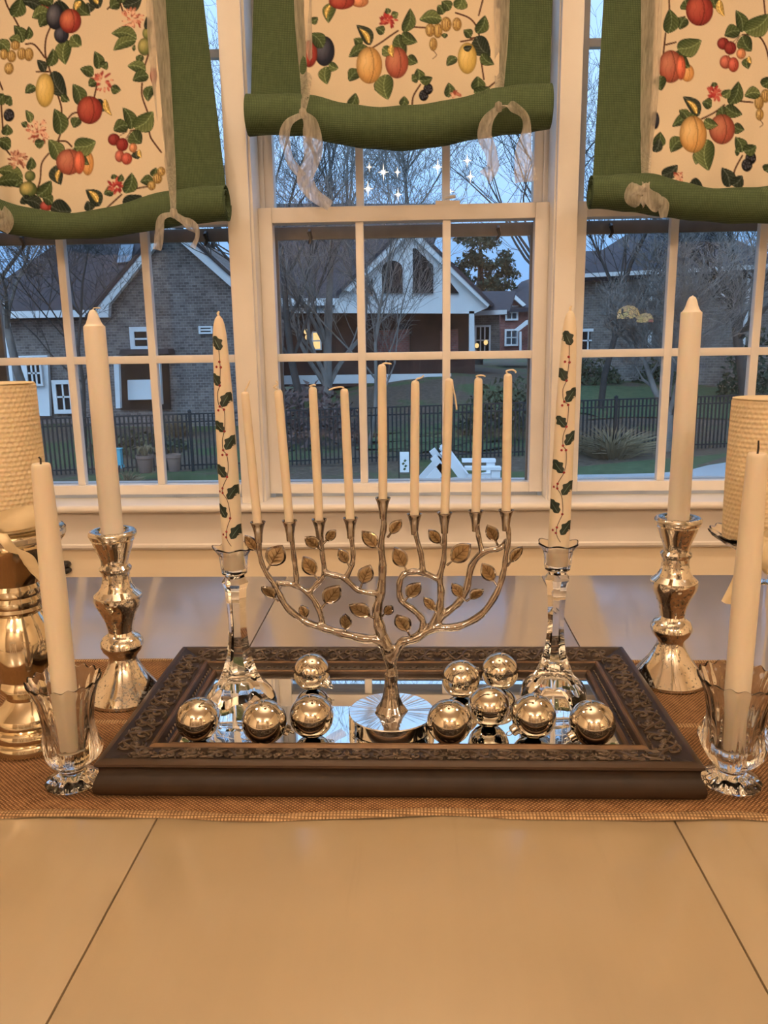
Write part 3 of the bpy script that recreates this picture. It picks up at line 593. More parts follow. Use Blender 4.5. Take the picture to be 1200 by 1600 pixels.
shade(2, ((943, 0), (926, 280)), ((1024, 0), (1013, 280)), ((1290, 0), (1285, 280)), ((1372, 0), (1370, 280)),
      [(922,275,323),(970,273,326),(1010,273,329),(1060,284,338),(1110,295,343),(1170,295,344),(1230,290,342),(1300,280,335),(1370,270,325)],
      [([(1022,-150,.045),(1018,0,.045),(1016,90,.042),(1014,170,.036),(1010,240,.024),(1009,280,.018),(1009,292,.014)], (1009, 294),
        [[(1008,292,0,.014,0),(997,294,.006,.034,.3),(989,306,.008,.036,.1),(1000,318,.006,.024,.4),(1010,308,.004,.014,.2)],
         [(1010,294,0,.014,0),(1016,308,.005,.030,.2),(1026,318,.008,.034,.2),(1036,322,.008,.026,.5),(1037,340,.006,.014,.3)]]),
       ([(1290,-150,.04),(1288,0,.04),(1286,200,.03),(1285,285,.014)], (1285, 300), [[(1285,300,0,.012,0),(1280,330,.006,.03,.2),(1278,360,.006,.03,.2)]])],
      'green and fruit-print tie-up shade rolled above the tan house with the hip roof')

# ================================================================== THE TABLE AND WHAT STANDS ON IT
TZ, RZ, MZ = .75, .752, .772                        # table top, top of runner, mirror
t = thing('dining_table', (0, .84, 0), 'cream painted dining table with two dark seams between its leaves', 'table')
b = MB()
for x0, x1 in ((-1.15, -.2324), (-.2312, .2244), (.2256, 1.15)):
    bb = MB().box(x0, .27, TZ-.028, x1, 1.383, TZ); bb.build('table_leaf', MT['table'], t, bevel=.0012, smooth=40)
b = MB(); b.box(-1.05, .35, .63, 1.05, .372, .7218); b.box(-1.05, 1.28, .63, 1.05, 1.302, .7218); b.box(-1.05, .372, .63, -1.028, 1.28, .7218); b.box(1.028, .372, .63, 1.05, 1.28, .7218); b.box(-.24, .372, .70, -.22, 1.28, .7218); b.box(.215, .372, .70, .235, 1.28, .7218)
b.build('apron', MT['trim'], t, bevel=.002)
for sx in (-1.0, 1.0):
    for sy in (.40, 1.25):
        MB().lathe([(.022, 0), (.026, .03), (.02, .06), (.028, .12), (.034, .35), (.026, .5), (.036, .54), (.036, .628)], 20, (sx, sy, 0)).build('leg', MT['trim'], t, smooth=40)

# burlap runner with a thick wavy front hem
NX, X0, X1 = 220, -.98, .98
def redge(x, y0): return y0+.0035*math.sin(x*9+.6)+.0025*math.sin(x*23+1.2)+.0012*math.sin(x*51)
def rz(x, d): return RZ-.0002+.0016*max(0, math.sin(x*23+2.2))*math.exp(-d/.010)
r = thing('table_runner', (0, .81, TZ), 'brown burlap table runner with a wavy stitched hem along the table', 'runner')
vs = []; NY = 16
for j in range(NY):
    for i in range(NX):
        x = X0+(X1-X0)*i/(NX-1); ya, yb = redge(x, .640), .990+.002*math.sin(x*14); f = j/(NY-1); y = ya+(yb-ya)*f
        vs.append((x, y, rz(x, y-ya)))
o = MB().grid(vs, NX, NY).build('cloth', MT['burlap'], r, smooth=180)
md = o.modifiers.new('thick', 'SOLIDIFY'); md.thickness = .0015; md.offset = -1
for nm, yy, w, back in (('hem', .632, .0115, 0), ('hem', .983, .010, 1), ('woven_stripe', .806, .010, 2)):
    vs = []; k = 7
    for j in range(k):
        for i in range(NX):
            x = X0+(X1-X0)*i/(NX-1); y = (redge(x, yy) if not back else yy+.002*math.sin(x*14))+w*j/(k-1)
            hz = math.sin(PI*j/(k-1))**.5*(.0022 if back < 2 else .0007); vs.append((x, y, (rz(x, .002) if not back else RZ)-.0012+hz+(.0008 if back == 2 else 0)))
    o = MB().grid(vs, NX, k).build(nm, MT['burlap_hem'], r, smooth=180)

# ------------------------------------------------------------------ mirror tray in a carved picture frame
TC = (-.0195, .8075); HX, HY = .2815, .1475
tray = thing('mirror_tray', (TC[0], TC[1], RZ), 'rectangular mirror tray in a wide carved dark bronze wooden frame', 'tray')
PROF = [(.004, .0004), (.0008, .004), (.0, .009), (.0012, .014), (.0036, .0190), (.0054, .0235), (.0056, .0268), (.0042, .0290), (.0026, .0302), (.0028, .0326), (.0052, .0345), (.0095, .0352), (.0115, .0340), (.0400, .0290), (.0415, .0295), (.0430, .0312), (.0455, .0318), (.0472, .0302), (.0485, .0278), (.0550, .0248), (.0565, .0255), (.0585, .0258), (.0602, .0245), (.0612, .0218), (.0615, .0175), (.0615, .0006)]
FIL = {14, 15, 16, 19, 20, 21}
def sidept(k, s, o, h):
    # k: 0 front 1 right 2 back 3 left; s along the side from its middle
    x, y = {0: (s, -HY+o), 1: (HX-o, s), 2: (-s, HY-o), 3: (-HX+o, -s)}[k]
    return (TC[0]+x, TC[1]+y, RZ+h)
def spiral(c, r0, a0, turns, n=16, hand=1):
    return [(c[0]+r0*(1-.85*i/n)*math.cos(a0+hand*turns*2*PI*i/n), c[1]+r0*(1-.85*i/n)*math.sin(a0+hand*turns*2*PI*i/n)) for i in range(n+1)]
rnd = random.Random(5)
for k in range(4):
    L = HX if k % 2 == 0 else HY
    b = MB(); n_ = len(PROF); NS = 9
    for i in range(n_-1):
        (o0, h0), (o1, h1) = PROF[i], PROF[i+1]
        b.add([sidept(k, -L+o0, o0, h0), sidept(k, L-o0, o0, h0), sidept(k, L-o1, o1, h1), sidept(k, -L+o1, o1, h1)], [(0, 1, 2, 3)], 1 if i in FIL else 0)
    rail = b.build('frame_rail', [MT['frame'], MT['fillet']], tray, smooth=38)
    bw = bmesh.new(); bw.from_mesh(rail.data); bmesh.ops.remove_doubles(bw, verts=bw.verts, dist=1e-6); bw.to_mesh(rail.data); bw.free(); rail.data.polygons.foreach_set('use_smooth', [True]*len(rail.data.polygons)); rail.data.set_sharp_from_angle(angle=math.radians(38))
    # carved scrollwork standing proud on the sloping band
    b = MB()
    def up(s, tt, lift=.0): o_ = .0255+tt; return sidept(k, s, o_, .0290+(.0400-o_)*.1754+lift)
    per = .046; m = int(round(2*(L-.028)/per)); per = 2*(L-.028)/m
    for q in range(m):
        s0 = -L+.028+per*(q+.5); P2 = []
        for hd in (-1, 1):
            P2.append((spiral((s0+hd*.0095, .0035), .0062, PI/2 if hd > 0 else PI/2, 1.25, 18, -hd), .0016))
            P2.append((spiral((s0+hd*.0175, -.0045), .0050, -PI/2, 1.1, 16, hd), .0014))
            P2.append(([(s0+hd*.002, -.011), (s0+hd*.008, -.0095), (s0+hd*.0125, -.005), (s0+hd*.0155, .002), (s0+hd*.0205, .0085), (s0+hd*.0225, .011)], .0014))
            P2.append(([(s0+hd*.004, .0115), (s0+hd*.011, .0118), (s0+hd*.0175, .0085)], .0012))
            P2.append(([(s0+hd*.001, -.004), (s0+hd*.0055, -.0075), (s0+hd*.0105, -.0105), (s0+hd*.0150, -.0118)], .0012))
        for pts, rad in P2:
            pts = smoothpath(pts, 3) if len(pts) < 8 else pts
            N = len(pts); b.tube([up(p[0], p[1], .0006) for p in pts], [rad*1.2*(.55+.45*math.sin(PI*min(1, (i+.6)/N))) for i in range(N)], 5)
        for j in range(7):                          # acanthus flecks and a middle rosette
            a = PI*j/6; cx, cy = s0+.0042*math.cos(a), -.001+.0045*math.sin(a)
            b.tube([up(s0, -.003, .0004), up((s0+cx)/2, (cy-.003)/2, .0018), up(cx, cy, .0002)], [.0006, .0013, .0003], 4)
        for j in range(9):
            cx = s0+rnd.uniform(-.022, .022); cy = rnd.choice((-1, 1))*rnd.uniform(.008, .0125); a = rnd.uniform(0, PI)
            b.tube([up(cx-.002*math.cos(a), cy-.0015*math.sin(a)), up(cx, cy, .001), up(cx+.002*math.cos(a), cy+.0015*math.sin(a))], [.0003, .0011, .0003], 4)
    nb = int(2*(L-.055)/.0075)
    for q in range(nb):                             # small leaf row on the inner slope
        s0 = -L+.055+.0075*(q+.5); o_ = .0518
        b.tube([sidept(k, s0-.003, o_-.0012, .0262), sidept(k, s0, o_, .0274), sidept(k, s0+.003, o_+.0012, .0252)], [.0003, .0012, .0003], 4)
    tag(b.build('carving', MT['carve'], rail, smooth=60), kind='stuff')
MB().box(TC[0]-HX+.061, TC[1]-HY+.061, RZ+.003, TC[0]+HX-.061, TC[1]+HY-.061, MZ).build('mirror', MT['mirror'], tray)

# ------------------------------------------------------------------ tree-shaped menorah
MY = .768
menorah = thing('menorah', (-.0255, MY, MZ), 'silver tree-shaped menorah with leafy branches on a round engraved base', 'menorah')
def z2(x, y, d=0): return tuple(at(360+x/2.4, 550+y/2.4, MY+d))
PX = 1/2.4/1247.4*.80*1.0                               # size of one zoomed-crop image pixel at the menorah
BR = [ # path, radius at start and end (pixels of a zoomed image crop), depth at the end
 ([(612,1368),(611,1330),(609,1270),(606,1210),(600,1150),(592,1100)], (15, 19), 0),
 ([(600,1160),(560,1085),(500,1075),(420,1055),(350,1035),(280,1010),(215,960),(180,900),(160,865),(130,820),(110,760),(108,690),(103,655)], (17, 8), -.006),
 ([(165,865),(200,868),(240,873),(290,902),(330,960),(348,1030)], (9, 10), 0), ([(244,875),(248,850),(240,780),(230,700),(222,655)], (10, 8), -.004),
 ([(290,905),(325,870),(352,832),(345,760),(340,690),(333,650)], (10, 8), .003), ([(352,828),(390,838),(430,850),(480,893),(545,905)], (10, 10), 0), ([(432,850),(455,800),(460,760),(455,700),(450,645)], (9, 8), .004),
 ([(592,1120),(562,1040),(550,970),(565,900),(571,800),(565,720),(576,650),(572,585)], (20, 10), 0),
 ([(600,1160),(640,1092),(690,1075),(765,1035),(850,1030),(940,985),(1000,900),(1025,820),(1033,760),(1044,700),(1038,640),(1034,615)], (17, 8), -.006),
 ([(1040,705),(1010,735),(950,750),(905,800),(885,890),(850,945),(800,985),(762,1030)], (9, 12), 0), ([(945,752),(932,700),(925,650),(920,620)], (9, 8), .004),
 ([(755,1035),(782,970),(790,900),(785,845),(800,780),(803,700),(803,620)], (15, 8), 0), ([(786,855),(740,835),(690,823),(650,835),(634,870),(640,930),(690,970),(720,1005),(718,1040),(690,1075)], (9, 11), 0), ([(722,830),(715,760),(697,690),(690,625)], (10, 8), .004)]
b = MB()
for pts, (r0, r1), dep in BR:
    S = smoothpath([(*p, dep*i/(len(pts)-1)) for i, p in enumerate(pts)], 4); N = len(S)
    b.tube([z2(p[0], p[1], p[2]) for p in S], [(r0+(r1-r0)*min(1, 1.35*i/(N-1)))*1.24*PX*(1+.10*math.sin(i*1.7)) for i in range(N)], 10)
zb = at(612, 1119, MY)                              # flared foot of the trunk
b.lathe([(.0170, 0), (.0150, .003), (.0118, .008), (.0088, .016), (.0066, .028), (.0060, .042)], 20, (-.0262, MY, MZ+.0155), mod=lambda i, r, z, w: (r*(1+.10*math.cos(7*w)+.05*math.sin(11*w)), z))
tk = b.build('branches', MT['silver'], menorah)
md = tk.modifiers.new('fuse', 'REMESH'); md.mode = 'VOXEL'; md.voxel_size = .00095; md.use_smooth_shade = True
md = tk.modifiers.new('soften', 'SMOOTH'); md.factor = .5; md.iterations = 3
b = MB(); rnd = random.Random(8); NR = 220; DR = .0445; cx, cy = -.0255, MY
ring = [(DR-.0015, 0), (DR, .0012), (DR, .0145), (DR-.0008, .0156)]
b.lathe(ring, NR, (cx, cy, MZ+.0003), cap=(True, False))
top = []                                            # engraved rays: each sector tilts on its own
for q in range(NR):
    a = 2*PI*q/NR; dz = rnd.uniform(-.00011, .00006)*(1 if q % 2 else .4); rin = rnd.uniform(.014, .02)
    top.append((a, dz, rin))
vs = []
for rr, f in ((DR-.0008, 0), (DR-.0035, 1), (.030, 1.0), (.020, .8), (.012, 0)):
    for a, dz, rin in top: vs.append((cx+rr*math.cos(a), cy+rr*math.sin(a), MZ+.0159+dz*f))
fs = [(j*NR+i, j*NR+(i+1) % NR, (j+1)*NR+(i+1) % NR, (j+1)*NR+i) for j in range(4) for i in range(NR)]
b.add(vs, fs); b.build('engraved_base', MT['silver_base'], menorah, smooth=25)
LV = [(105,757,58,693,.45,1),(140,815,190,733,.62,1.1),(177,932,121,884,.48,1),(288,1005,265,953,.55,.9),(325,850,277,774,.5,1),(340,742,284,698,.5,1),(352,715,392,672,.5,.9),(345,957,405,882,.55,1.1),(432,1052,430,988,.48,1),(446,802,409,744,.5,1),(488,882,521,806,.55,1.05),(538,998,452,953,.5,1.05),(562,745,498,678,.5,1),(592,692,638,634,.46,1),(572,988,605,957,.5,.8),(662,822,618,740,.52,1.05),(655,932,708,871,.55,1.1),(672,1060,627,992,.55,1.05),(774,978,728,924,.42,1),(796,726,748,672,.45,1),(815,797,893,727,.52,1.1),(878,930,834,872,.48,1),(888,932,945,895,.48,.9),(1002,722,967,655,.45,1),(997,872,948,799,.5,1.05),(1040,800,1091,735,.38,1)]
for i, (x0, y0, x1, y1, wd, sc) in enumerate(LV):
    A = np.array(z2(x0, y0, -.003)); B_ = np.array(z2(x1, y1, -.006-.003*(i % 3))); d = (B_-A)*1.10; L = np.linalg.norm(d); d /= L
    nrm = np.array([.22*math.sin(i*2.1), -1, .18*math.cos(i*1.3)]); nrm -= d*(nrm@d); nrm /= np.linalg.norm(nrm); sd = np.cross(d, nrm)
    ns = 9; out = []
    for s_ in (1, -1):
        rng = range(ns+1) if s_ > 0 else range(ns-1, 0, -1)
        for q in rng:
            f = q/ns; w = wd*.5*L*math.sin(PI*f**.82)**.85 if 0 < f < 1 else 0
            out.append((f, s_*w))
    pt = lambda f, w, n_: A+d*(L*(.16+.84*f))+sd*w*1.08+nrm*(n_-.0022*(w/(wd*.5*L+1e-6))**2)
    N = len(out); b = MB()
    vs = [pt(f, w, -.0008) for f, w in out]+[pt(f, w, .0008) for f, w in out]+[pt(.5+(f-.5)*.86, w*.80, .0010) for f, w in out]+[pt(.5+(f-.5)*.82, w*.76, .0005) for f, w in out]
    for q in range(N):
        q2 = (q+1) % N
        for lv in range(3): b.f.append((lv*N+q, lv*N+q2, (lv+1)*N+q2, (lv+1)*N+q)); b.m.append(0)
    b.v = [tuple(p) for p in vs]; b.f.append(tuple(range(N))[::-1]); b.m.append(0); b.f.append(tuple(3*N+q for q in range(N))); b.m.append(1)
    b.tube([tuple(A-d*.001), tuple(A+d*L*.10), tuple(pt(.03, 0, 0))], [.0013, .0011, .0010], 7)
    lf = b.build('leaf', [MT['silver'], MT['bronze_leaf']], menorah, smooth=35)
    b = MB(); b.tube([tuple(pt(f, 0, .0008)) for f in (.06, .4, .7, .93)], [.0006, .0005, .0004, .0002], 5)
    for f in (.22, .40, .58):
        for s_ in (1, -1): b.tube([tuple(pt(f, 0, .0007)), tuple(pt(f+.16, s_*wd*.31*L*math.sin(PI*(f+.16)**.82), .0005))], [.0004, .0002], 4)
    b.build('vein', MT['vein'], lf, smooth=60)
CUP = [(103,640),(222,635),(333,630),(450,625),(572,550),(690,610),(803,605),(920,598),(1034,595)]
TOP = [(55,147),(180,140),(309,130),(427,136),(568,45),(693,106),(820,98),(930,96),(1041,80)]
WK = [((0,0),(4,-8),(14,-22),(24,-40)), ((0,0),(-6,-6),(-14,-12),(2,-22),(-4,-34)), ((0,0),(-10,-5),(6,-9),(12,-6)), ((0,0),(-6,-7),(-30,-6),(-55,2)), ((0,0),(10,-5),(24,-4),(34,-2)), ((0,0),(8,-8),(22,-12),(30,-20)), ((2,0),(10,6),(14,30),(22,60),(30,108)), ((0,0),(-8,-8),(14,-10),(24,-6)), ((0,0),(-6,-10),(14,-14),(26,-8),(24,-4))]
cdep = [-.006, -.004, .003, .004, 0, .004, 0, .004, -.006]
NM = ['first candle from the left, its thin wick bent up', 'second candle from the left, wick curled into a knot', 'third candle from the left, short flattened wick', 'fourth candle from the left, long wick flopped leftward', 'tall raised middle candle on the trunk', 'sixth candle from the left, just right of the raised middle one', 'seventh candle from the left, long wick hanging down its side', 'eighth candle from the left, short folded wick', 'last candle at the right end']
for (cx, cy), (tx, ty), wk, dp, nm in zip(CUP, TOP, WK, cdep, NM):
    c = np.array(z2(cx, cy, dp)); tp = np.array(z2(tx, ty, dp))
    MB().lathe([(.0036, -.0200), (.0042, -.012), (.0053, -.006), (.0068, -.0015), (.0077, .0002), (.0075, .0010), (.0058, .0004), (.0053, -.003), (.0048, -.0065), (0.0001, -.0067)], 28, c, cap=(True, False)).build('candle_cup', MT['silver'], menorah, smooth=60)
    ax = (tp-c); ax[1] = 0
    base = c+np.array([0, 0, -.0062]); h = tp[2]-base[2]
    k = thing('menorah_candle', base, 'slim cream menorah candle: '+nm, 'candle', 'nine slim candles in the menorah')
    k.rotation_euler = (0, math.atan2(ax[0], ax[2]), 0)
    MB().lathe([(.0043, 0), (.0044, h*.5), (.0041, h*.93), (.0039, h-.003), (.0033, h-.0012), (.0018, h-.0002), (.0003, h)], 22, base).build('wax', MT['wax_ivory'], k, smooth=50)
    wp = smoothpath([(base[0]+p[0]*PX*1.0, base[1]-.0007*i, base[2]+h-.0006-p[1]*PX*1.0) for i, p in enumerate(wk)], 4)
    MB().tube(wp, [.0008]*(len(wp)-1)+[.0005], 6).build('wick', MT['wick'], k, smooth=60)

# ------------------------------------------------------------------ mirrored balls on the tray
ORN = [(310,1124,.0222,(-.3,.8,.2),'mirrored ball ornament nearest the left front corner of the tray'),(413,1128,.0225,(.75,.25,-.45),'mirrored ball ornament before the left glass candlestick, second from the left front corner'),(487,1119,.0222,(.5,.8,-.1),'mirrored ball ornament just left of the menorah base, under another ball'),(487,1050,.0212,(.78,-.42,-.42),'mirrored ball ornament alone near the back rail, its cap turned to the right'),(702,1128,.0222,(.3,.85,.1),'mirrored ball ornament touching the right side of the menorah base'),(764,1104,.0214,(.1,.9,-.2),'mirrored ball ornament in the middle of the right cluster, slightly behind the front row'),(720,1061,.0212,(.6,.7,.1),'mirrored ball ornament at back right, nearer the menorah trunk'),(781,1049,.0212,(.3,.9,.2),'mirrored ball ornament farthest back in the right cluster'),(834,1119,.0224,(-.78,-.32,-.42),'mirrored ball ornament in front of the right glass candlestick, cap low on its left'),(925,1130,.0226,(-.82,-.30,-.42),'mirrored ball ornament nearest the right front corner of the tray')]
for u, v, R, dr, lb in ORN:
    c = on(u, v, MZ+R); c[2] += .0002; o = thing('ball_ornament', c, lb, 'ornament', 'mirrored balls on the tray')
    pr = [(R*math.sin(PI*(i+.02)/24.04), -R*math.cos(PI*(i+.02)/24.04)) for i in range(25)]
    MB().lathe(pr, 48, c).build('ball', MT['ornament'], o, smooth=180)
    dv = Vector(dr).normalized(); q = dv.to_track_quat('Z', 'Y'); b = MB(); m_ = MB()
    m_.lathe([(.0058, -.0012), (.0060, 0), (.0052, .0012), (.0052, .0045), (.0046, .0056), (.001, .0060)], 24, (0, 0, 0), mod=lambda i, r, z, w: (r*(1+(.07*math.cos(12*w) if i in (1, 2, 3) else 0)), z))
    b.add([tuple(Vector(c)+q @ (Vector(p)+Vector((0, 0, R-.0004)))) for p in m_.v], m_.f); cp = b.build('cap', MT['cap'], o, smooth=40)
    m_ = MB(); m_.tube([(.0032*math.cos(a), 0, .0082+.0032*math.sin(a)) for a in [2*PI*i/14 for i in range(15)]], .00055, 5)
    MB().add([tuple(Vector(c)+q @ (Vector(p)+Vector((0, 0, R-.0004)))) for p in m_.v], m_.f).build('loop', MT['cap'], cp, smooth=60)

# ------------------------------------------------------------------ mercury-glass candlesticks and their white candles
MP = [(.0425,0),(.0440,.0015),(.0436,.0045),(.0400,.0095),(.0322,.0200),(.0252,.029),(.0197,.039),(.0163,.0472),(.0158,.0515),(.0182,.0555),(.0222,.0602),(.0246,.0662),(.0240,.0712),(.0208,.0765),(.0152,.0800),(.0141,.083),(.0153,.090),(.0173,.098),(.0213,.1075),(.0260,.117),(.0276,.1235),(.0270,.128),(.0236,.131),(.0205,.1337),(.0200,.1352),(.0180,.138),(.0167,.142),(.0156,.150),(.0158,.1552),(.0178,.1577),(.0182,.1605),(.0155,.164),(.0150,.168),(.0168,.174),(.0203,.183),(.0228,.190),(.0236,.1932),(.0226,.1944),(.0252,.1956),(.0259,.1985),(.0259,.2030),(.0249,.2046),(.0205,.2048),(.0150,.2036),(.0140,.198),(.0138,.1925),(.0002,.1922)]
def whitecandle(c, h, lb, wick, name='taper_candle'):
    k = thing(name, c, lb, 'candle', 'tall plain white candles')
    MB().lathe([(.0123, 0), (.0125, .01), (.0120, h*.5), (.0115, h-.019), (.0113, h-.0175), (.0101, h-.0168), (.0085, h-.0148), (.0067, h-.0105), (.0050, h-.0045), (.0032, h-.0012), (.0008, h)], 40, c).build('wax', MT['wax_white'], k, smooth=35)
    MB().tube([(c[0]+p[0], c[1], c[2]+h-.001+p[1]) for p in wick], .0007, 6).build('wick', MT['wick'], k, smooth=60)
mst = None
for (x, y, lb, cl, h, wk) in ((-.3465, .8775, 'speckled silver mercury-glass candlestick standing left of the mirror tray', 'tall thick white candle in the left mercury-glass candlestick', .2570, ((0, 0), (.001, .0025), (.004, .0028), (.0085, .0024))), (.3095, .9285, 'speckled silver mercury-glass candlestick standing right of the mirror tray', 'tall thick white candle in the right mercury-glass candlestick', .2632, ((0, 0), (.0003, .001), (.0006, .0016)))):
    if mst is None:
        mst = thing('candlestick', (x, y, RZ), lb, 'candlestick', 'pair of mercury-glass candlesticks')
        MB().lathe(MP, 64, (x, y, RZ), cap=(True, False)).build('body', MT['mercury'], mst, smooth=28)
        MB().lathe([(.0266, .1988), (.0269, .2000), (.0266, .2028), (.0258, .2035), (.0257, .1980)], 64, (x, y, RZ), cap=(False, False)).build('rim_band', MT['cap'], mst, smooth=60)
    else: dup(mst, (x, y, RZ), lb, rotz=1.1)
    whitecandle((x, y, RZ+.1926), h, cl, wk)

# ------------------------------------------------------------------ crystal candlesticks on the tray, candles painted with holly
CP = [(.0310,0),(.0345,.0015),(.0362,.0050),(.0368,.0110),(.0364,.0180),(.0350,.0245),(.0320,.0305),(.0275,.0355),(.0240,.0385),(.0212,.0430),(.0163,.0553),(.0122,.0709),(.0102,.0864),(.0090,.1018),(.0097,.1232),(.0110,.1413),(.0136,.1492),(.0098,.1548),(.0096,.1572),(.0128,.1595),(.0138,.1640),(.0145,.1740),(.0152,.1790),(.0178,.1830),(.0206,.1862),(.0208,.1873),(.0200,.1876),(.0168,.1842),(.0134,.1795),(.0122,.1740),(.0118,.1650),(.0004,.1642)]
def cmod(i, r, z, w):
    hexr = r*math.cos(PI/6)/math.cos((w % (PI/3))-PI/6)*1.04
    f = 1 if .041 < z < .158 and i < 20 else (.55 if i <= 8 else 0)
    if z > .180: return r*(1+.06*math.cos(6*w)*(z-.180)/.0075), z+.0012*math.cos(6*w)*(z-.180)/.0075
    if i <= 7: return r*(1+.035*math.cos(6*w)), z
    return r+(hexr-r)*f, z
HOL = [(80,255,55,212,97,300),(75,478,50,438,92,515),(128,598,151,553,108,642),(93,760,67,726,121,792),(153,856,176,814,132,900),(104,1030,75,990,132,1066),(168,1157,196,1114,144,1198),(110,1267,84,1230,136,1308),(188,1394,215,1354,162,1436)]
BER = [(92,370),(75,400),(100,403),(95,513),(96,639),(87,662),(120,658),(124,788),(117,902),(112,930),(137,929),(140,1063),(112,1132),(94,1153),(113,1160),(158,1312),(136,1393),(115,1412),(134,1427)]
VIN = [(88,300),(92,345),(97,402),(97,460),(95,512),(82,560),(84,600),(96,640),(120,658),(126,720),(123,787),(112,840),(117,902),(137,930),(146,1000),(140,1063),(124,1100),(112,1132),(113,1160),(140,1200),(154,1260),(158,1312),(146,1350),(136,1393),(140,1440),(165,1480)]
HP = [(.0106, .1645), (.0107, .19), (.0106, .22), (.0104, .25), (.0101, .274), (.0098, .300), (.0091, .338), (.0079, .372), (.0066, .400), (.0053, .4095), (.0038, .4145), (.0018, .4172), (.0004, .418)]
def hr(h):
    for (r0, a), (r1, c) in zip(HP[:-1], HP[1:]):
        if a <= h <= c: return r0+(r1-r0)*(h-a)/(c-a)
    return HP[0][0]
cst = None; hol = None
for (x, y, lb, cl, tilt) in ((-.1868, .7885, 'clear six-sided crystal candlestick on the left half of the mirror tray', 'ivory taper candle painted with holly leaves and red berries, left of the menorah', -.007), (.1465, .7985, 'clear six-sided crystal candlestick on the right half of the mirror tray', 'ivory taper candle painted with holly leaves and red berries, right of the menorah', .018)):
    c = (x, y, MZ+.0002)
    if cst is None:
        cst = thing('candlestick', c, lb, 'candlestick', 'pair of crystal candlesticks')
        MB().lathe(CP, 96, c, mod=cmod, cap=(True, False)).build('body', MT['crystal'], cst, smooth=16)
    else: dup(cst, c, lb, rotz=.35)
    cb = (x, y, c[2]+.1645)
    if hol is None:
        hol = k = thing('taper_candle', cb, cl, 'candle', 'pair of holly-painted candles'); k.rotation_euler = (0, tilt, 0)
        MB().lathe([(r_, h_-.1645) for r_, h_ in HP], 40, cb).build('wax', MT['wax_ivory'], k, smooth=60)
        MB().tube([(cb[0], cb[1], cb[2]+.253), (cb[0]-.0005, cb[1], cb[2]+.2555), (cb[0]+.0008, cb[1], cb[2]+.2575)], [.0012, .0013, .0008], 7).build('wick', MT['wick'], k, smooth=60)
        def S(zx, zy, lift=.0002):                  # a spot of the painted sprig on the wax
            v = 470+zy/3.9; h = at(361, v, y)[2]-c[2]; r_ = hr(h)
            ce = 70+zy*.0607; hw = np.interp(zy, [100, 200, 600, 1000, 1500], [33, 40, 54, 60, 62]); s_ = max(-.97, min(.97, (zx-ce)/hw)); a = math.asin(s_)
            return (x+(r_+lift)*math.sin(a), y-(r_+lift)*math.cos(a), c[2]+h)
        P = smoothpath([S(*q) for q in VIN], 3)
        MB().tube(P, .00035, 5).build('vine', MT['vine'], k, smooth=60)
        for (mx_, my_, x0, y0, x1, y1) in HOL:
            d = np.array([x1-x0, y1-y0], float); L = np.hypot(*d); d /= L; sd = np.array([-d[1], d[0]])
            vs = []; ns = 12
            for q in range(ns+1):
                f = q/ns; w = (.03+.27*math.sin(PI*f)**.8)*L*(1+.22*math.sin(f*PI*5+.6))
                if q in (0, ns): w = .5
                ctr = np.array([x0, y0])+d*L*f
                for g in (-1, -.5, 0, .5, 1): p = ctr+sd*w*g; vs.append(S(p[0], p[1], .00025+.0002*(1-abs(g))))
            b = MB().grid(vs, 5, ns+1); lf = b.build('holly_leaf', MT['holly'], k, smooth=180)
            b = MB(); b.tube([S(*(np.array([x0, y0])+d*L*f+sd*.07*L*f*(1-f)), .0005) for f in (.25, .5, .75, .92)], [.0002, .0003, .0003, .0001], 4); b.build('highlight', MT['holly_line'], lf)
        for (bx, by) in BER:
            p = S(bx, by, .0001); nrm = Vector((p[0]-x, p[1]-y, 0)).normalized(); q = nrm.to_track_quat('Z', 'Y'); m_ = MB().lathe([(.0013, 0), (.0012, .0003), (.0007, .0006), (.0001, .0007)], 10, cap=(False, True))
            MB().add([tuple(Vector(p)+q @ Vector(w)) for w in m_.v], m_.f).build('berry', MT['berry'], k, smooth=180)
    else:
        k = dup(hol, cb, cl); k.rotation_euler = (0, tilt, -.12)

# ------------------------------------------------------------------ front crystal cups with plain tapers
FP = [(.0240,0),(.0258,.0012),(.0258,.0028),(.0235,.0052),(.0180,.0085),(.0130,.0112),(.0116,.0130),(.0122,.0150),(.0160,.0185),(.0203,.0240),(.0226,.0310),(.0230,.0400),(.0224,.0500),(.0228,.0620),(.0244,.0750),(.0272,.0890),(.0308,.0992),(.0336,.1040),(.0338,.1054),(.0324,.1052),(.0298,.1000),(.0258,.0890),(.0224,.0750),(.0178,.0560),(.0134,.0380),(.0060,.0335),(.0004,.0330)]
def fmod(i, r, z, w):
    if i <= 4: return r*(1+.012*math.cos(14*w)*(1 if i < 4 else .5)), z+(.0005*math.cos(14*w) if i in (3, 4) else 0)
    if 9 <= i <= 18:
        f = min(1, (i-8)/3); q = r*(1+.014*f*math.cos(18*w)); lob = math.exp(-((z-.040)/.016)**2)
        for a, k_ in ((0, .0075), (PI, .004), (2.1, .003), (-2.1, .003)):
            dw = (w-a+PI) % (2*PI)-PI; q += k_*lob*math.exp(-(dw/.33)**2)*(1+.25*math.cos(40*dw))
        return q, z+(.0016*math.cos(18*w) if i >= 17 else 0)
    if i in (19, 20): return r*(1+.02*math.cos(18*w)), z+.0014*math.cos(18*w)
    return r, z
fst = None
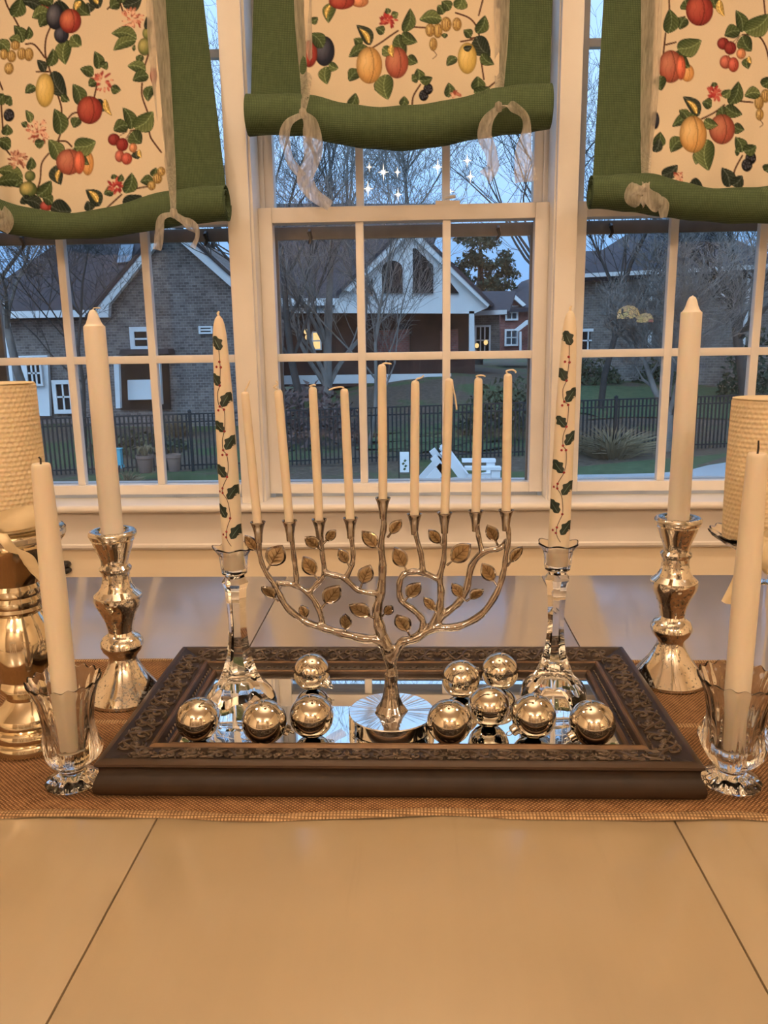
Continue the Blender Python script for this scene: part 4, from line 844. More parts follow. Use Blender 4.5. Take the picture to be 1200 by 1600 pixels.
for (x, y, lb, cl, h, sc) in ((-.3290, .6850, 'cut crystal cup candle holder at the left front corner of the tray', 'plain ivory taper with a burnt wick standing in the left crystal cup', .2740, 1.0), (.2945, .6925, 'cut crystal cup candle holder at the right front corner of the tray', 'plain ivory taper with a burnt wick standing in the right crystal cup', .2765, 1.06)):
    c = (x, y, RZ+.0022)
    if fst is None:
        fst = thing('candle_holder', c, lb, 'candle holder', 'pair of cut crystal cups')
        MB().lathe(FP, 144, c, mod=fmod, cap=(True, False)).build('cup', MT['crystal'], fst, smooth=32)
    else: d = dup(fst, c, lb, rotz=2.4); d.scale = (1.06, 1.06, 1)
    cb = (x, y, c[2]+.0345)
    k = thing('taper_candle', cb, cl, 'candle', 'pair of ivory tapers in crystal cups')
    MB().lathe([(.0098, 0), (.0108, .006), (.0113, .06), (.0114, .16), (.0098, h*.80), (.0083, h-.004), (.0079, h-.001), (.0068, h), (.0015, h-.0012)], 36, cb).build('wax', MT['wax_ivory'], k, smooth=45)
    MB().tube([(cb[0], cb[1], cb[2]+h-.002), (cb[0]+.0004, cb[1], cb[2]+h+.004), (cb[0]-(.0012 if x < 0 else 0), cb[1], cb[2]+h+(.0055 if x < 0 else .0105))], [.0009, .0010, .0008], 6).build('wick', MT['burnt'], k, smooth=60)

# ------------------------------------------------------------------ pillar candles rolled from honeycomb sheet
def honeycomb(c, R, h, lb, lean=0):
    k = thing('pillar_candle', c, lb, 'candle', 'pair of honeycomb pillar candles')
    nc = 46; rows = int(round(h/.0046)); sub = 4; nu, nv = nc*sub, rows*sub+1; ch = h/rows; vs = []
    for j in range(nv):
        z = h*j/(nv-1); row = z/ch
        for i in range(nu):
            a = 2*PI*i/nu; u = i/sub
            best = 9
            for rr in (math.floor(row), math.floor(row)+1):      # distance to the nearest cell centre
                off = .5 if rr % 2 else 0; du = (u-off+.5) % 1-.5; best = min(best, math.hypot(du, (row-rr)*.92))
            dimp = -.0017*max(0, 1-(best/.47)**2); e_ = min(z, h-z); rr_ = R+dimp-(.0016*(1-e_/.004)**2 if e_ < .004 else 0)+.0006*math.sin(a*2+z*30)
            vs.append((c[0]+rr_*math.cos(a), c[1]+rr_*math.sin(a), c[2]+z))
    b = MB(); b.add(vs, [(j*nu+i, j*nu+(i+1) % nu, (j+1)*nu+(i+1) % nu, (j+1)*nu+i) for j in range(nv-1) for i in range(nu)]+[tuple(range(nu))[::-1]])
    b.build('wax', MT['beeswax'], k, smooth=180)
    P = []; N = 220                                  # rolled layers seen on top
    b = MB(); tops = [(R-.0018, 0)]+[(R-.003-.0028*i, -.0008 if i % 2 else .0003) for i in range(12)]
    b.lathe([(r_, z_) for r_, z_ in tops if r_ > .001], 60, (c[0], c[1], c[2]+h-.0002), mod=lambda i, r, z, w: (r+.0014*w/PI, z), cap=(False, True)); b.build('rolled_top', MT['beeswax'], k, smooth=50)
    MB().tube([(c[0], c[1], c[2]+h-.001), (c[0]+.001, c[1], c[2]+h+.004), (c[0]-.001, c[1], c[2]+h+.008)], .0011, 6).build('wick', MT['wick'], k)
GX, GY = -.4085, .7670
g = thing('pillar_stand', (GX, GY, RZ), 'tall pale gold metal pillar stand with a ball in its stem and a ribbon bow', 'candle stand')
GP = [(.040,0),(.0428,.002),(.0432,.006),(.0415,.0105),(.0385,.0125),(.0402,.015),(.0406,.019),(.039,.0235),(.0352,.026),(.0370,.0285),(.0374,.0325),(.0355,.0375),(.0305,.0415),(.0245,.047),(.0204,.0530),(.0208,.0568),(.0240,.0605),(.0264,.0650),(.0262,.0690),(.0240,.0725),(.0236,.0745),(.0272,.0840),(.0305,.0930),(.0325,.1030),(.0330,.1110),(.0323,.1195),(.0298,.1295),(.0262,.1380),(.0228,.1438),(.0224,.1452),(.0250,.1475),(.0264,.1502),(.0245,.1532),(.0258,.1560),(.0267,.1605),(.0243,.1645),(.0262,.1685),(.0264,.1730),(.0243,.1770),(.0264,.1815),(.0312,.190),(.0382,.200),(.0458,.2115),(.0498,.2190),(.0490,.2205),(.0524,.2222),(.0532,.2245),(.0532,.2312),(.0522,.2330),(.0500,.2336),(.0004,.2336)]
MB().lathe(GP, 72, (GX, GY, RZ), cap=(True, False)).build('body', MT['gold'], g, smooth=30)
MB().lathe([(.0534,.2250),(.0540,.2262),(.0540,.2302),(.0534,.2314)], 72, (GX, GY, RZ), mod=lambda i, r, z, w: (r*(1+.004*math.cos(48*w)), z), cap=(False, False)).build('faceted_rim', MT['cap'], g, smooth=12)
honeycomb((GX+.002, GY, RZ+.2340), .0385, .1435, 'honeycomb beeswax pillar candle on the gold stand')
PXX, PYY = .3460, .7850
p = thing('pillar_stand', (PXX, PYY, RZ), 'cut crystal pedestal stand with a dished plate and a ribbon, behind the right crystal cup', 'candle stand')
PP = [(.0345,0),(.0368,.0010),(.0368,.0035),(.0330,.0062),(.0260,.0105),(.0215,.0160),(.0192,.0240),(.0188,.0400),(.0194,.0800),(.0198,.1200),(.0196,.1600),(.0190,.1720),(.0212,.1748),(.0230,.1790),(.0214,.1835),(.0180,.1870),(.0160,.1920),(.0180,.1975),(.0270,.2040),(.0400,.2105),(.0492,.2170),(.0508,.2198),(.0496,.2204),(.0450,.2160),(.0405,.2130),(.0004,.2126)]
def pmod(i, r, z, w):
    if i <= 4: return r*(1+.025*math.cos(14*w)), z+(.001*math.cos(14*w) if i in (3, 4) else 0)
    if 5 <= i <= 13: return r*(1+.05*abs(math.cos(6*w+z*55))), z
    if 18 <= i <= 22: return r*(1+.018*math.cos(20*w)), z+.0008*math.cos(20*w)
    return r, z
MB().lathe(PP, 120, (PXX, PYY, RZ), mod=pmod, cap=(True, False)).build('body', MT['crystal'], p, smooth=30)
honeycomb((PXX-.001, PYY, RZ+.2132), .0375, .1400, 'honeycomb beeswax pillar candle on the crystal pedestal')
# ribbons of the two stands
yr = GY-.056
b = MB(); ribbon(b, [(GX-.043, GY-.006, RZ+.240, .016, 0), (GX-.036, GY-.028, RZ+.241, .018, .1), (GX-.016, GY-.042, RZ+.243, .020, 1.2), (GX+.008, GY-.0425, RZ+.2475, .022, 1.45), (GX+.032, GY-.032, RZ+.2505, .022, 1.5), (GX+.043, GY-.006, RZ+.2500, .020, 1.5), (GX+.030, GY+.036, RZ+.249, .020, 1.5)], 6, 6, wav=.05)
rb = b.build('ribbon', MT['satin'], g, smooth=180)
b = MB(); ribbon(b, [(*at(-4, 836, yr-.004), .006, 0), (*at(12, 846, yr-.007), .014, .3), (*at(30, 864, yr-.003), .021, .4), (*at(50, 886, yr+.004), .018, .5), (*at(68, 911, yr+.010), .004, .6)], 7, 6, wav=.18)
ribbon(b, [(*at(-4, 836, yr-.004), .006, 0), (*at(-22, 822, yr-.012), .020, .4), (*at(-44, 830, yr-.014), .022, .2), (*at(-30, 846, yr-.012), .018, -.3), (*at(-4, 838, yr-.006), .006, 0)], 7, 6, wav=.15)
ribbon(b, [(*at(-4, 838, yr-.004), .006, 0), (*at(-22, 870, yr-.008), .012, .4), (*at(-36, 905, yr-.006), .010, .8)], 7, 6, wav=.15)
b.build('bow', MT['satin'], rb, smooth=180)
yr = PYY-.050
b = MB(); ribbon(b, [(*at(1192, 838, yr-.004), .007, 0), (*at(1190, 858, yr-.008), .015, .3), (*at(1196, 876, yr-.009), .019, .2), (*at(1206, 894, yr-.006), .014, .4)], 7, 6, wav=.2)
ribbon(b, [(*at(1192, 838, yr-.004), .007, 0), (*at(1214, 826, yr-.010), .020, .3), (*at(1236, 838, yr-.010), .020, .1), (*at(1216, 852, yr-.008), .014, -.2), (*at(1194, 840, yr-.004), .006, 0)], 7, 6, wav=.15)
ribbon(b, [(*at(1192, 838, yr-.003), .007, 0), (*at(1170, 868, yr-.002), .011, .4), (*at(1152, 908, yr+.004), .010, .7), (*at(1136, 943, yr+.008), .011, .4)], 7, 6, wav=.15)
b.build('bow', MT['satin'], p, smooth=180)

# a small black two-lobed item on the tan wall, just beyond the table's far edge
c = at(104, 886, 2.352); k = thing('black_item', c, 'small black two-lobed item on the tan wall beyond the gold stand', 'item')
for dz in (.011, -.009):
    b = MB(); q = [(.001, .006), (.008, .005), (.0125, .001), (.0125, -.010), (.0115, -.020), (.002, -.024)]
    m_ = MB().lathe([(r_, -z_) for r_, z_ in q], 20, mod=lambda i, r, z, w: (r*(1+.25*abs(math.cos(w))), z))
    b.add([(c[0]+w[0], c[1]-w[2]*.9, c[2]+dz+w[1]*.75) for w in m_.v], m_.f); b.build('item', MT['black'], k, smooth=50, fixn=True)

# ================================================================== OUTSIDE
def ss(x): x = max(0., min(1., x)); return x*x*(3-2*x)
def gz(x, y): return -1.36+.13*ss((x+4)/10)+ss((y-17.5)/12)*(.40+.55*ss((x+6)/8)+.36*math.exp(-((x-.3)/3.2)**2))
b = MB(); NXg, NYg = 70, 60; vs = []; rnd = random.Random(2)
for j in range(NYg):
    y = 2.68+(66-2.68)*(j/(NYg-1))**1.5
    for i in range(NXg):
        x = -34+68*i/(NXg-1); vs.append((x, y, gz(x, y)+rnd.uniform(-.03, .03)))
tag(b.grid(vs, NXg, NYg).build('ground', MT['ground'], smooth=180), kind='structure')
def patch(name, poly, mat, lift):
    P = [on(u, v, z) for u, v, z in poly]; b = MB(); n_ = len(P)
    b.add([(p[0], p[1], p[2]+lift) for p in P]+[(p[0], p[1], p[2]-.1) for p in P], [tuple(range(n_))]+[(i, i+n_, (i+1) % n_+n_, (i+1) % n_) for i in range(n_)])
    return tag(b.build(name, mat, fixn=True), kind='structure')
top = [(870,743,-1.22),(960,742,-1.22),(1030,740,-1.22),(1075,736,-1.22),(1105,728,-1.22),(1150,721,-1.22),(1270,714,-1.22)]
patch('patio_path', top+[(1330,800,-1.22),(860,800,-1.22)], MT['concrete'], .012)
patch('lawn_strip', [(870,734,-1.22),(950,725,-1.22),(1015,719,-1.22),(1085,714,-1.22),(1140,708,-1.22),(1270,701,-1.22)]+[(u, v+1, z) for u, v, z in top[::-1]], MT['lawn'], .006)
for x0, x1, y0, y1 in ((4.5, 20, 21.5, 26.5), (-1.0, 1.9, 18.0, 20.6)):
    vs = []; n_ = 14
    for j in range(n_):
        for i in range(n_):
            x = x0+(x1-x0)*i/(n_-1)+.5*math.sin(j*1.3); y = y0+(y1-y0)*j/(n_-1)+.3*math.sin(i*1.1); vs.append((x, y, gz(x, y)+.04))
    tag(MB().grid(vs, n_, n_).build('lawn', MT['lawn'], smooth=180), kind='structure')

# ------------------------------------------------------------------ iron fences
A, B_ = at(-70, 640, 15.2), at(1270, 620, 17.8)
fl = thing('iron_fence', (A[0], A[1], gz(A[0], A[1])), 'black iron picket fence crossing the whole yard behind the pots and lawn strip', 'fence')
L = math.hypot(B_[0]-A[0], B_[1]-A[1]); ux, uy = (B_[0]-A[0])/L, (B_[1]-A[1])/L; ang = math.atan2(uy, ux)
ftop = lambda s: -.225+.185*s/L
N = int(L/.086); fo = ORG[fl.name]; pk = MB().box(fo[0]-.016, fo[1]-.012, fo[2]-1.13, fo[0]+.016, fo[1]+.012, fo[2]-.02).build('picket', MT['iron'], fl)
for i in range(N):
    s = (i+.5)*L/N; p = (ux*s, uy*s, ftop(s)-ORG[fl.name][2])
    if i == 0: pk.location = p; pk.rotation_euler = (0, 0, ang)
    else: copyof(pk, fl, p, (0, 0, ang))
ps = MB().box(fo[0]-.03, fo[1]-.03, fo[2]-1.18, fo[0]+.03, fo[1]+.03, fo[2]+.05).add([(fo[0]+q_[0], fo[1]+q_[1], fo[2]+q_[2]) for q_ in ((-.036,-.036,.05),(.036,-.036,.05),(.036,.036,.05),(-.036,.036,.05),(0,0,.085))], [(0,1,4),(1,2,4),(2,3,4),(3,0,4),(3,2,1,0)]).build('post', MT['iron'], fl)
for i in range(10):
    s = .9+i*(L-1.8)/9; p = (ux*s, uy*s, ftop(s)-ORG[fl.name][2])
    if i == 0: ps.location = p; ps.rotation_euler = (0, 0, ang)
    else: copyof(ps, fl, p, (0, 0, ang))
for dz in (-.012, -.165, -1.04):
    q = [np.array([A[0]+ux*s, A[1]+uy*s, ftop(s)+dz]) for s in (0, L)]; n_ = np.array([-uy, ux, 0])*.014; z_ = np.array([0, 0, .014])
    MB().add([q[0]-n_-z_, q[1]-n_-z_, q[1]+n_-z_, q[0]+n_-z_, q[0]-n_+z_, q[1]-n_+z_, q[1]+n_+z_, q[0]+n_+z_], [(0,3,2,1),(4,5,6,7),(0,1,5,4),(1,2,6,5),(2,3,7,6),(3,0,4,7)]).build('rail', MT['iron'], fl)
f2 = thing('iron_fence', at(1040, 600, 31), 'distant black iron fence in front of the tan house', 'fence'); b = MB()
xa, xb = at(860, 580, 31)[0], at(1290, 580, 31)[0]
for i in range(100):
    x = xa+(xb-xa)*i/99; b.box(x-.018, 30.985, -.62, x+.018, 31.015, .30)
tag(b.build('pickets', MT['iron'], f2), kind='stuff')
for z in (.30, .12, -.55): MB().box(xa, 30.985, z-.02, xb, 31.015, z+.02).build('rail', MT['iron'], f2)

# ------------------------------------------------------------------ houses
def poly(px, y0, dep, mat, name, par, bevel=0):
    b = MB(); P = [at(u, v, y0) for u, v in px]; b.prism([(p[0], p[2]) for p in P][::-1], y0, y0+dep)
    return b.build(name, mat, par, fixn=True)
def quad(pts, th, mat, name, par):
    P = [at(u, v, y) for u, v, y in pts]; return MB().slab(P, th).build(name, mat, par, fixn=True)
def win(par, u0, v0, u1, v1, y, mat='darkpane', fw=.10, bars=1, name='window'):
    a = at(u0, v1, y); c = at(u1, v0, y); x0, z0, x1, z1 = a[0], a[2], c[0], c[2]
    b = MB(); d = .07; b.box(x0-fw, y-d, z0-fw, x0, y+.02, z1+fw); b.box(x1, y-d, z0-fw, x1+fw, y+.02, z1+fw); b.box(x0, y-d, z0-fw, x1, y+.02, z0); b.box(x0, y-d, z1, x1, y+.02, z1+fw)
    for k in range(bars): xm = x0+(x1-x0)*(k+1)/(bars+1); b.box(xm-.025, y-d+.02, z0, xm+.025, y+.01, z1)
    b.box(x0, y-d+.02, (z0+z1)/2-.025, x1, y+.01, (z0+z1)/2+.025)
    w = b.build(name, MT['outtrim'], par); MB().box(x0, y-.02, z0, x1, y+.01, z1).build('pane', MT[mat], w); return w
h = thing('house', at(200, 650, 24), 'brick house with a white-edged steep gable and a skylight, beyond the pots', 'house', 'houses beyond the yard')
poly([(-140,488),(156,488),(156,668),(-140,668)], 24, 5, MT['brick_grey'], 'wing_wall', h)
quad([(-75,493,23.6),(160,490,23.6),(330,290,29.2),(196,306,29.2)], .2, MT['shingle'], 'wing_roof', h)
poly([(-75,488),(148,484),(148,495),(-75,499)], 23.45, .15, MT['outtrim'], 'eave_board', h)
poly([(150,490),(262,356),(392,468),(392,668),(150,668)], 23.2, 6, MT['brick_grey'], 'gable_wall', h)
quad([(132,494,22.9),(262,336,22.9),(262,336,29),(132,494,29)], .1, MT['shingle'], 'gable_roof', h)
quad([(262,336,22.9),(410,470,22.9),(410,470,29),(262,336,29)], .1, MT['shingle'], 'gable_roof', h)
poly([(136,492),(262,339),(262,361),(170,476),(169,496),(140,496)], 22.95, .22, MT['outtrim'], 'barge_board', h)
poly([(262,339),(408,468),(408,490),(262,361)], 22.95, .22, MT['outtrim'], 'barge_board', h)
ra, rb_, rc = at(-75, 493, 23.6), at(160, 490, 23.6), at(330, 290, 29.2); rn = np.cross(rb_-ra, rc-ra)
def onroof(u, v): d = ray(u, v); return CAM+d*((ra-CAM)@rn/(d@rn))
q_ = [onroof(u, v)+np.array([0, -.05, .10]) for u, v in ((184, 416), (206, 414), (210, 387), (189, 388))]; MB().slab(q_, .10).build('skylight', MT['skypane'], h, fixn=True)
win(h, 212, 518, 230, 541, 23.15, 'darkpane', .13, 0)
win(h, 314, 512, 330, 519, 23.15, 'darkpane', .05, 0, 'vent')
poly([(188,546),(262,545),(264,553),(186,554)], 22.6, .7, MT['shingle'], 'porch_roof', h)
poly([(184,556),(262,555),(266,640),(186,640)], 23.1, .12, MT['darkpane'], 'dark_recess_panel', h)  # dark panel put in for the shade inside the porch
poly([(199,594),(243,593),(245,624),(200,625)], 22.9, .12, MT['outtrim'], 'white_door', h)
poly([(177,556),(185,556),(188,638),(181,638)], 22.5, .15, MT['outtrim'], 'porch_post', h)
poly([(242,556),(249,556),(253,632),(246,632)], 22.5, .15, MT['outtrim'], 'porch_post', h)
poly([(28,556),(74,555),(78,650),(34,650)], 23.8, .15, MT['outtrim'], 'white_bay', h)
win(h, 46, 566, 62, 600, 23.75, 'darkpane', .06, 2); win(h, 92, 600, 108, 640, 23.9, 'darkpane', .12, 1)
poly([(-2,472),(7,472),(21,600),(11,600)], 22.5, .2, MT['outtrim'], 'corner_post', h)

m_ = thing('house', at(600, 590, 30), 'house with a big white pediment of dark arched windows, seen through the middle window', 'house', 'houses beyond the yard')
quad([(405,470,30.2),(640,470,30.2),(700,318,38),(400,318,38)], .25, MT['shingle'], 'main_roof', m_)
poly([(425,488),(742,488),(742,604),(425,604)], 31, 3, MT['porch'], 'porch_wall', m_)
for u0, u1 in ((590, 640), (688, 716)): poly([(u0,516),(u1,514),(u1,560),(u0,560)], 30.85, .2, MT['brick_red'], 'brick_panel', m_)
poly([(430,466),(530,466),(530,489),(430,489)], 29.9, .3, MT['outtrim'], 'fascia', m_); poly([(440,478),(522,477),(522,480),(440,481)], 29.7, .2, MT['shingle'], 'gutter', m_)
poly([(530,489),(530,462),(541,446),(640,353),(764,474),(762,481),(741,490)], 29.6, .5, MT['outtrim'], 'pediment', m_)
quad([(526,456,29.3),(640,344,29.3),(640,344,38),(526,456,38)], .12, MT['shingle_dark'], 'gable_roof', m_); quad([(640,344,29.3),(772,475,29.3),(772,475,38),(640,344,38)], .12, MT['shingle_dark'], 'gable_roof', m_)
poly([(640,351),(768,473),(762,480),(640,366)], 29.35, .3, MT['outtrim'], 'barge_board', m_); poly([(640,351),(640,366),(546,456),(536,452)], 29.35, .3, MT['outtrim'], 'barge_board', m_)
arch = [(597,458),(597,420)]+[(613-16*math.cos(PI*k/8), 420-13*math.sin(PI*k/8)) for k in range(1, 8)]+[(629,420),(629,458)]
poly(arch, 29.5, .1, MT['darkpane'], 'arched_window', m_)
poly([(645,458),(645,388),(650,388),(677,415),(677,458)], 29.5, .1, MT['darkpane'], 'slanted_window', m_)
poly([(568,459),(582,459),(582,434)], 29.5, .1, MT['darkpane'], 'corner_window', m_); poly([(703,458),(703,440),(717,458)], 29.5, .1, MT['darkpane'], 'corner_window', m_)
poly([(733,486),(741,486),(742,552),(733,552)], 29.6, .25, MT['outtrim'], 'porch_column', m_)
poly([(741,490),(780,489),(781,560),(741,560)], 33, 2, MT['brick_tan'], 'side_wall', m_); poly([(741,486),(792,484),(792,491),(741,493)], 32.6, .3, MT['outtrim'], 'side_fascia', m_)
quad([(738,487,32.6),(796,486,32.6),(806,455,37),(752,455,37)], .15, MT['shingle_dark'], 'side_roof', m_)
win(m_, 744, 511, 764, 552, 32.9, 'darkpane', .07, 2, 'french_door')
for u, v, y in ((745, 540, 32.3), (759, 535, 32.3), (478, 518, 30.6), (480, 527, 30.6)):  # the pair by the french door are reflected glows built as lanterns
    c = at(u, v, y); q = thing('wall_lantern', c, {745: 'round reflected glow at the foot of the french door frame, built as a lantern', 759: 'round reflected glow on the right of the french door, built as a lantern', 478: 'upper lit lantern on the dark porch behind the bare trees', 480: 'lower lit lantern on the dark porch behind the bare trees'}[u], 'lantern', 'lit lanterns at the far houses')
    MB().lathe([(.01, -.10), (.065, -.07), (.085, 0), (.065, .07), (.01, .10)], 14, c).build('globe', MT['glow'], q, smooth=60); MB().box(c[0]-.02, c[1]+.05, c[2]-.14, c[0]+.02, c[1]+(.5 if y > 31 else .3), c[2]-.10).build('bracket', MT['iron'], q)
win(m_, 490, 520, 500, 545, 30.9, 'glow', .05, 0)
kb = MB(); kA, kB = at(395, 590, 28.6), at(705, 585, 28.6); kb.box(kA[0], 28.6, kA[2]-.25, kB[0], 28.75, kB[2]+.03)
tag(kb.build('kerb', MT['outtrim']), kind='structure')

s_ = thing('house', at(800, 550, 42), 'small red brick house with a white-trimmed gable, right edge of the middle window', 'house', 'houses beyond the yard')
poly([(782,478),(850,477),(850,560),(782,560)], 42, 4, MT['brick_red'], 'wall', s_); poly([(780,478),(797,458),(818,477)], 41.8, .3, MT['brick_red'], 'gable_wall', s_)
quad([(770,482,41.5),(860,480,41.5),(860,425,50),(815,440,50)], .2, MT['shingle_dark'], 'roof', s_)
poly([(773,479),(797,453),(822,476),(817,479),(797,461),(780,480)], 41.4, .4, MT['outtrim'], 'barge_board', s_)
win(s_, 792, 479, 807, 498, 41.9, 'skypane', .09, 1); win(s_, 791, 517, 807, 538, 41.9, 'skypane', .09, 1)
poly([(804,516),(824,500),(846,499),(846,506),(824,507),(810,518)], 41, .5, MT['outtrim'], 'porch_gable', s_); poly([(812,518),(815,518),(815,552),(812,552)], 41, .2, MT['outtrim'], 'porch_column', s_)

r_ = thing('house', at(1040, 600, 27), 'wide tan house with a dark hip roof and white gutter, beyond the lawn', 'house', 'houses beyond the yard')
b = MB(); P = [at(880, 434, 29.5), at(1230, 415, 26)]; 
b.add([(P[0][0], P[0][1], -1), (P[1][0], P[1][1], -1), (P[1][0], P[1][1]+.3, P[1][2]), (P[0][0], P[0][1]+.3, P[0][2])], [(0, 1, 2, 3)])
MB().slab([(P[0][0], 29.5, -1.0), (P[1][0], 26, -1.0), (P[1][0], 26, P[1][2]), (P[0][0], 29.5, P[0][2])], .3).build('wall', MT['brick_tan'], r_, fixn=True)
quad([(870,434,29.2),(1240,414,25.6),(1080,344,32),(1006,350,34)], .2, MT['shingle_dark'], 'hip_roof', r_)
quad([(870,432,29.1),(960,427,28.3),(952,391,34),(890,393,35)], .2, MT['shingle_dark'], 'side_roof', r_)
quad([(868,430,29.1),(1240,411,25.5),(1240,418,25.5),(868,436,29.1)], .15, MT['outtrim'], 'gutter', r_)
win(r_, 1018, 438, 1045, 465, 27.9, 'skypane', .10, 1); win(r_, 1131, 446, 1150, 468, 26.9, 'darkpane', .10, 1); win(r_, 909, 518, 928, 546, 29.0, 'darkpane', .10, 1); win(r_, 1016, 521, 1030, 543, 28.0, 'darkpane', .10, 0)
b = MB(); b.tube([tuple(at(1172, 426, 26.2)), tuple(at(1167, 480, 26.3)), tuple(at(1159, 560, 26.4))], .06, 6); b.build('downspout', MT['outtrim'], r_)

# ------------------------------------------------------------------ bare trees
def tree(label, base, h, r, seed, lean=(0, 0, 0), mains=5, twigs=1.0, mat='bark', spread=.55, fork=None, low=.25):
    rnd = random.Random(seed); T = MB(); G = MB(); V = Vector
    def grow(p, d, L, r, lvl):
        n_ = 6 if lvl < 2 else 4; pts = [V(p)]; d = V(d).normalized(); kids = []
        for i in range(n_):
            d = (d+V((rnd.gauss(0, .13), rnd.gauss(0, .13), rnd.gauss(.03, .10)))*(.8+.25*lvl)).normalized(); pts.append(pts[-1]+d*(L/n_)); kids.append((pts[-1].copy(), d.copy(), i/n_))
        rad = [max(.004, r*(1-.65*i/n_)) for i in range(n_+1)]
        (T if lvl < 2 else G).tube([tuple(q) for q in pts], rad, 7 if lvl == 0 else (5 if lvl < 2 else 3), cap=False)
        if lvl >= 4: return
        nk = [mains, 6, 5, 4][lvl]
        for k in range(int(nk*(twigs if lvl > 1 else 1))):
            f = rnd.uniform(low if lvl == 0 else .15, 1); q, dd, _ = kids[min(n_-1, int(f*n_))]
            a = rnd.uniform(0, 2*PI); side = V((math.cos(a), math.sin(a)*.8, rnd.uniform(-.1, .5)))
            nd = (dd*(1-spread*.6)+side*spread).normalized(); grow(q, nd, L*rnd.uniform(.42, .68), max(.004, r*(1-.6*f)*rnd.uniform(.42, .62)), lvl+1)
    o = thing('bare_tree', base, label, 'tree', 'bare winter trees in the yard')
    if fork:
        T.tube([tuple(base), tuple(fork[0])], [r*1.25, r], 8)
        for tip, rr in fork[1]: grow(fork[0], V(tip)-V(fork[0]), (V(tip)-V(fork[0])).length, rr, 0)
    else: grow(base, V((lean[0], lean[1], 1)), h*.8, r, 0)
    T.build('trunk', MT[mat], o, smooth=60); tag(G.build('twigs', MT[mat if mat == 'bark_dark' else 'bark'], o), kind='stuff')
def gp(u, v, y): p = at(u, v, y); return (p[0], y, gz(p[0], y)-.05)
tree('pale-barked bare tree at the left edge of the left window', gp(52, 620, 20), 7.5, .14, 11, (-.02, 0), 9, 1.3, 'bark', .6, low=.3)
tree('slim multi-limbed bare tree before the white pediment house, left of its gable', gp(505, 620, 22), 8.2, .15, 21, (.02, 0), 13, 1.6, 'bark', .42, low=.08)
tree('dark bare tree whose limbs cross the white pediment', gp(470, 650, 20.5), 7.6, .12, 34, (.14, 0), 10, 1.5, 'bark_dark', .55, low=.12)
tree('bare tree with thin limbs against the sky right of the white pediment', gp(845, 640, 24), 9.5, .12, 45, (-.03, 0), 8, 1.2, 'bark_dark', .6, low=.4)
tree('slender grey sapling tree with fine twigs before the middle of the pediment', gp(575, 650, 19), 6.2, .055, 103, (.10, 0), 12, 1.6, 'bark', .55, low=.12)
tree('small dark bare tree before the roof of the brick house', gp(128, 650, 19.5), 6.2, .06, 117, (.03, 0), 12, 1.6, 'bark_dark', .6, low=.2)
fk = at(1043, 648, 17.4)
tree('grey bare tree forking low behind the tall right candle', gp(1040, 708, 17.4), 6, .12, 57, mains=8, twigs=1.6, mat='bark', spread=.6, low=.2, fork=(tuple(fk), [(tuple(at(960, 540, 17.9)), .085), (tuple(at(1062, 470, 17.2)), .10), (tuple(at(1120, 500, 17.0)), .06)]))
tree('bushy bare tree in front of the right part of the tan house', gp(1165, 640, 22), 7.8, .16, 63, (-.04, 0), 13, 1.7, 'bark_dark', .65, low=.15)
tree('thin bare tree before the left end of the tan house', gp(938, 640, 23), 7.6, .10, 77, (.03, 0), 11, 1.5, 'bark_dark', .5, low=.15)
tree('bare tree with fine branches above the brick gable', gp(352, 640, 30.5), 10.5, .16, 88, (.0, 0), 9, 1.3, 'bark_dark', .55, low=.4)
tree('tall bare tree behind the pediment house, its crown against the sky of the upper sash', gp(640, 640, 43), 18, .13, 95, (.01, 0), 8, .85, 'bark_dark', .5, low=.35)
# pine behind the small brick house
pb = at(748, 470, 46); o = thing('pine_tree', (pb[0], 46, gz(pb[0], 46)), 'dark green pine with a rounded open crown behind the pediment house', 'tree')
zt = at(748, 366, 46)[2]; MB().tube([(pb[0], 46, gz(pb[0], 46)-.05), (pb[0]+.1, 46, zt*.6), (pb[0]+.05, 46, zt*.97)], [.3, .2, .06], 7).build('trunk', MT['bark_dark'], o, smooth=60)
rnd = random.Random(4); b = MB()
for k in range(46):
    f = rnd.uniform(.22, 1); cz = .2+(zt-.2)*(.42+.58*f) ; rad = 1.9*math.sqrt(max(.02, 1-(f*1.05-.35)**2/.62)); a = rnd.uniform(0, 2*PI); q = rad*math.sqrt(rnd.uniform(.02, 1)); c = np.array([pb[0]+q*math.cos(a), 46+q*math.sin(a), cz])
    for j in range(85):
        d = np.array([rnd.gauss(0, 1), rnd.gauss(0, 1), rnd.gauss(0, .7)]); d /= np.linalg.norm(d)+1e-6; p = c+d*rnd.uniform(.1, .58)*np.array([1, 1, .62]); e_ = np.array([rnd.gauss(0, 1), rnd.gauss(0, 1), rnd.gauss(0, 1)]); e_ *= .13/np.linalg.norm(e_); g_ = np.array([rnd.gauss(0, 1), rnd.gauss(0, 1), rnd.gauss(0, 1)])*.10
        b.add([p-e_, p+e_, p+g_], [(0, 1, 2)])
tag(b.build('needles', MT['pine'], o), kind='stuff')
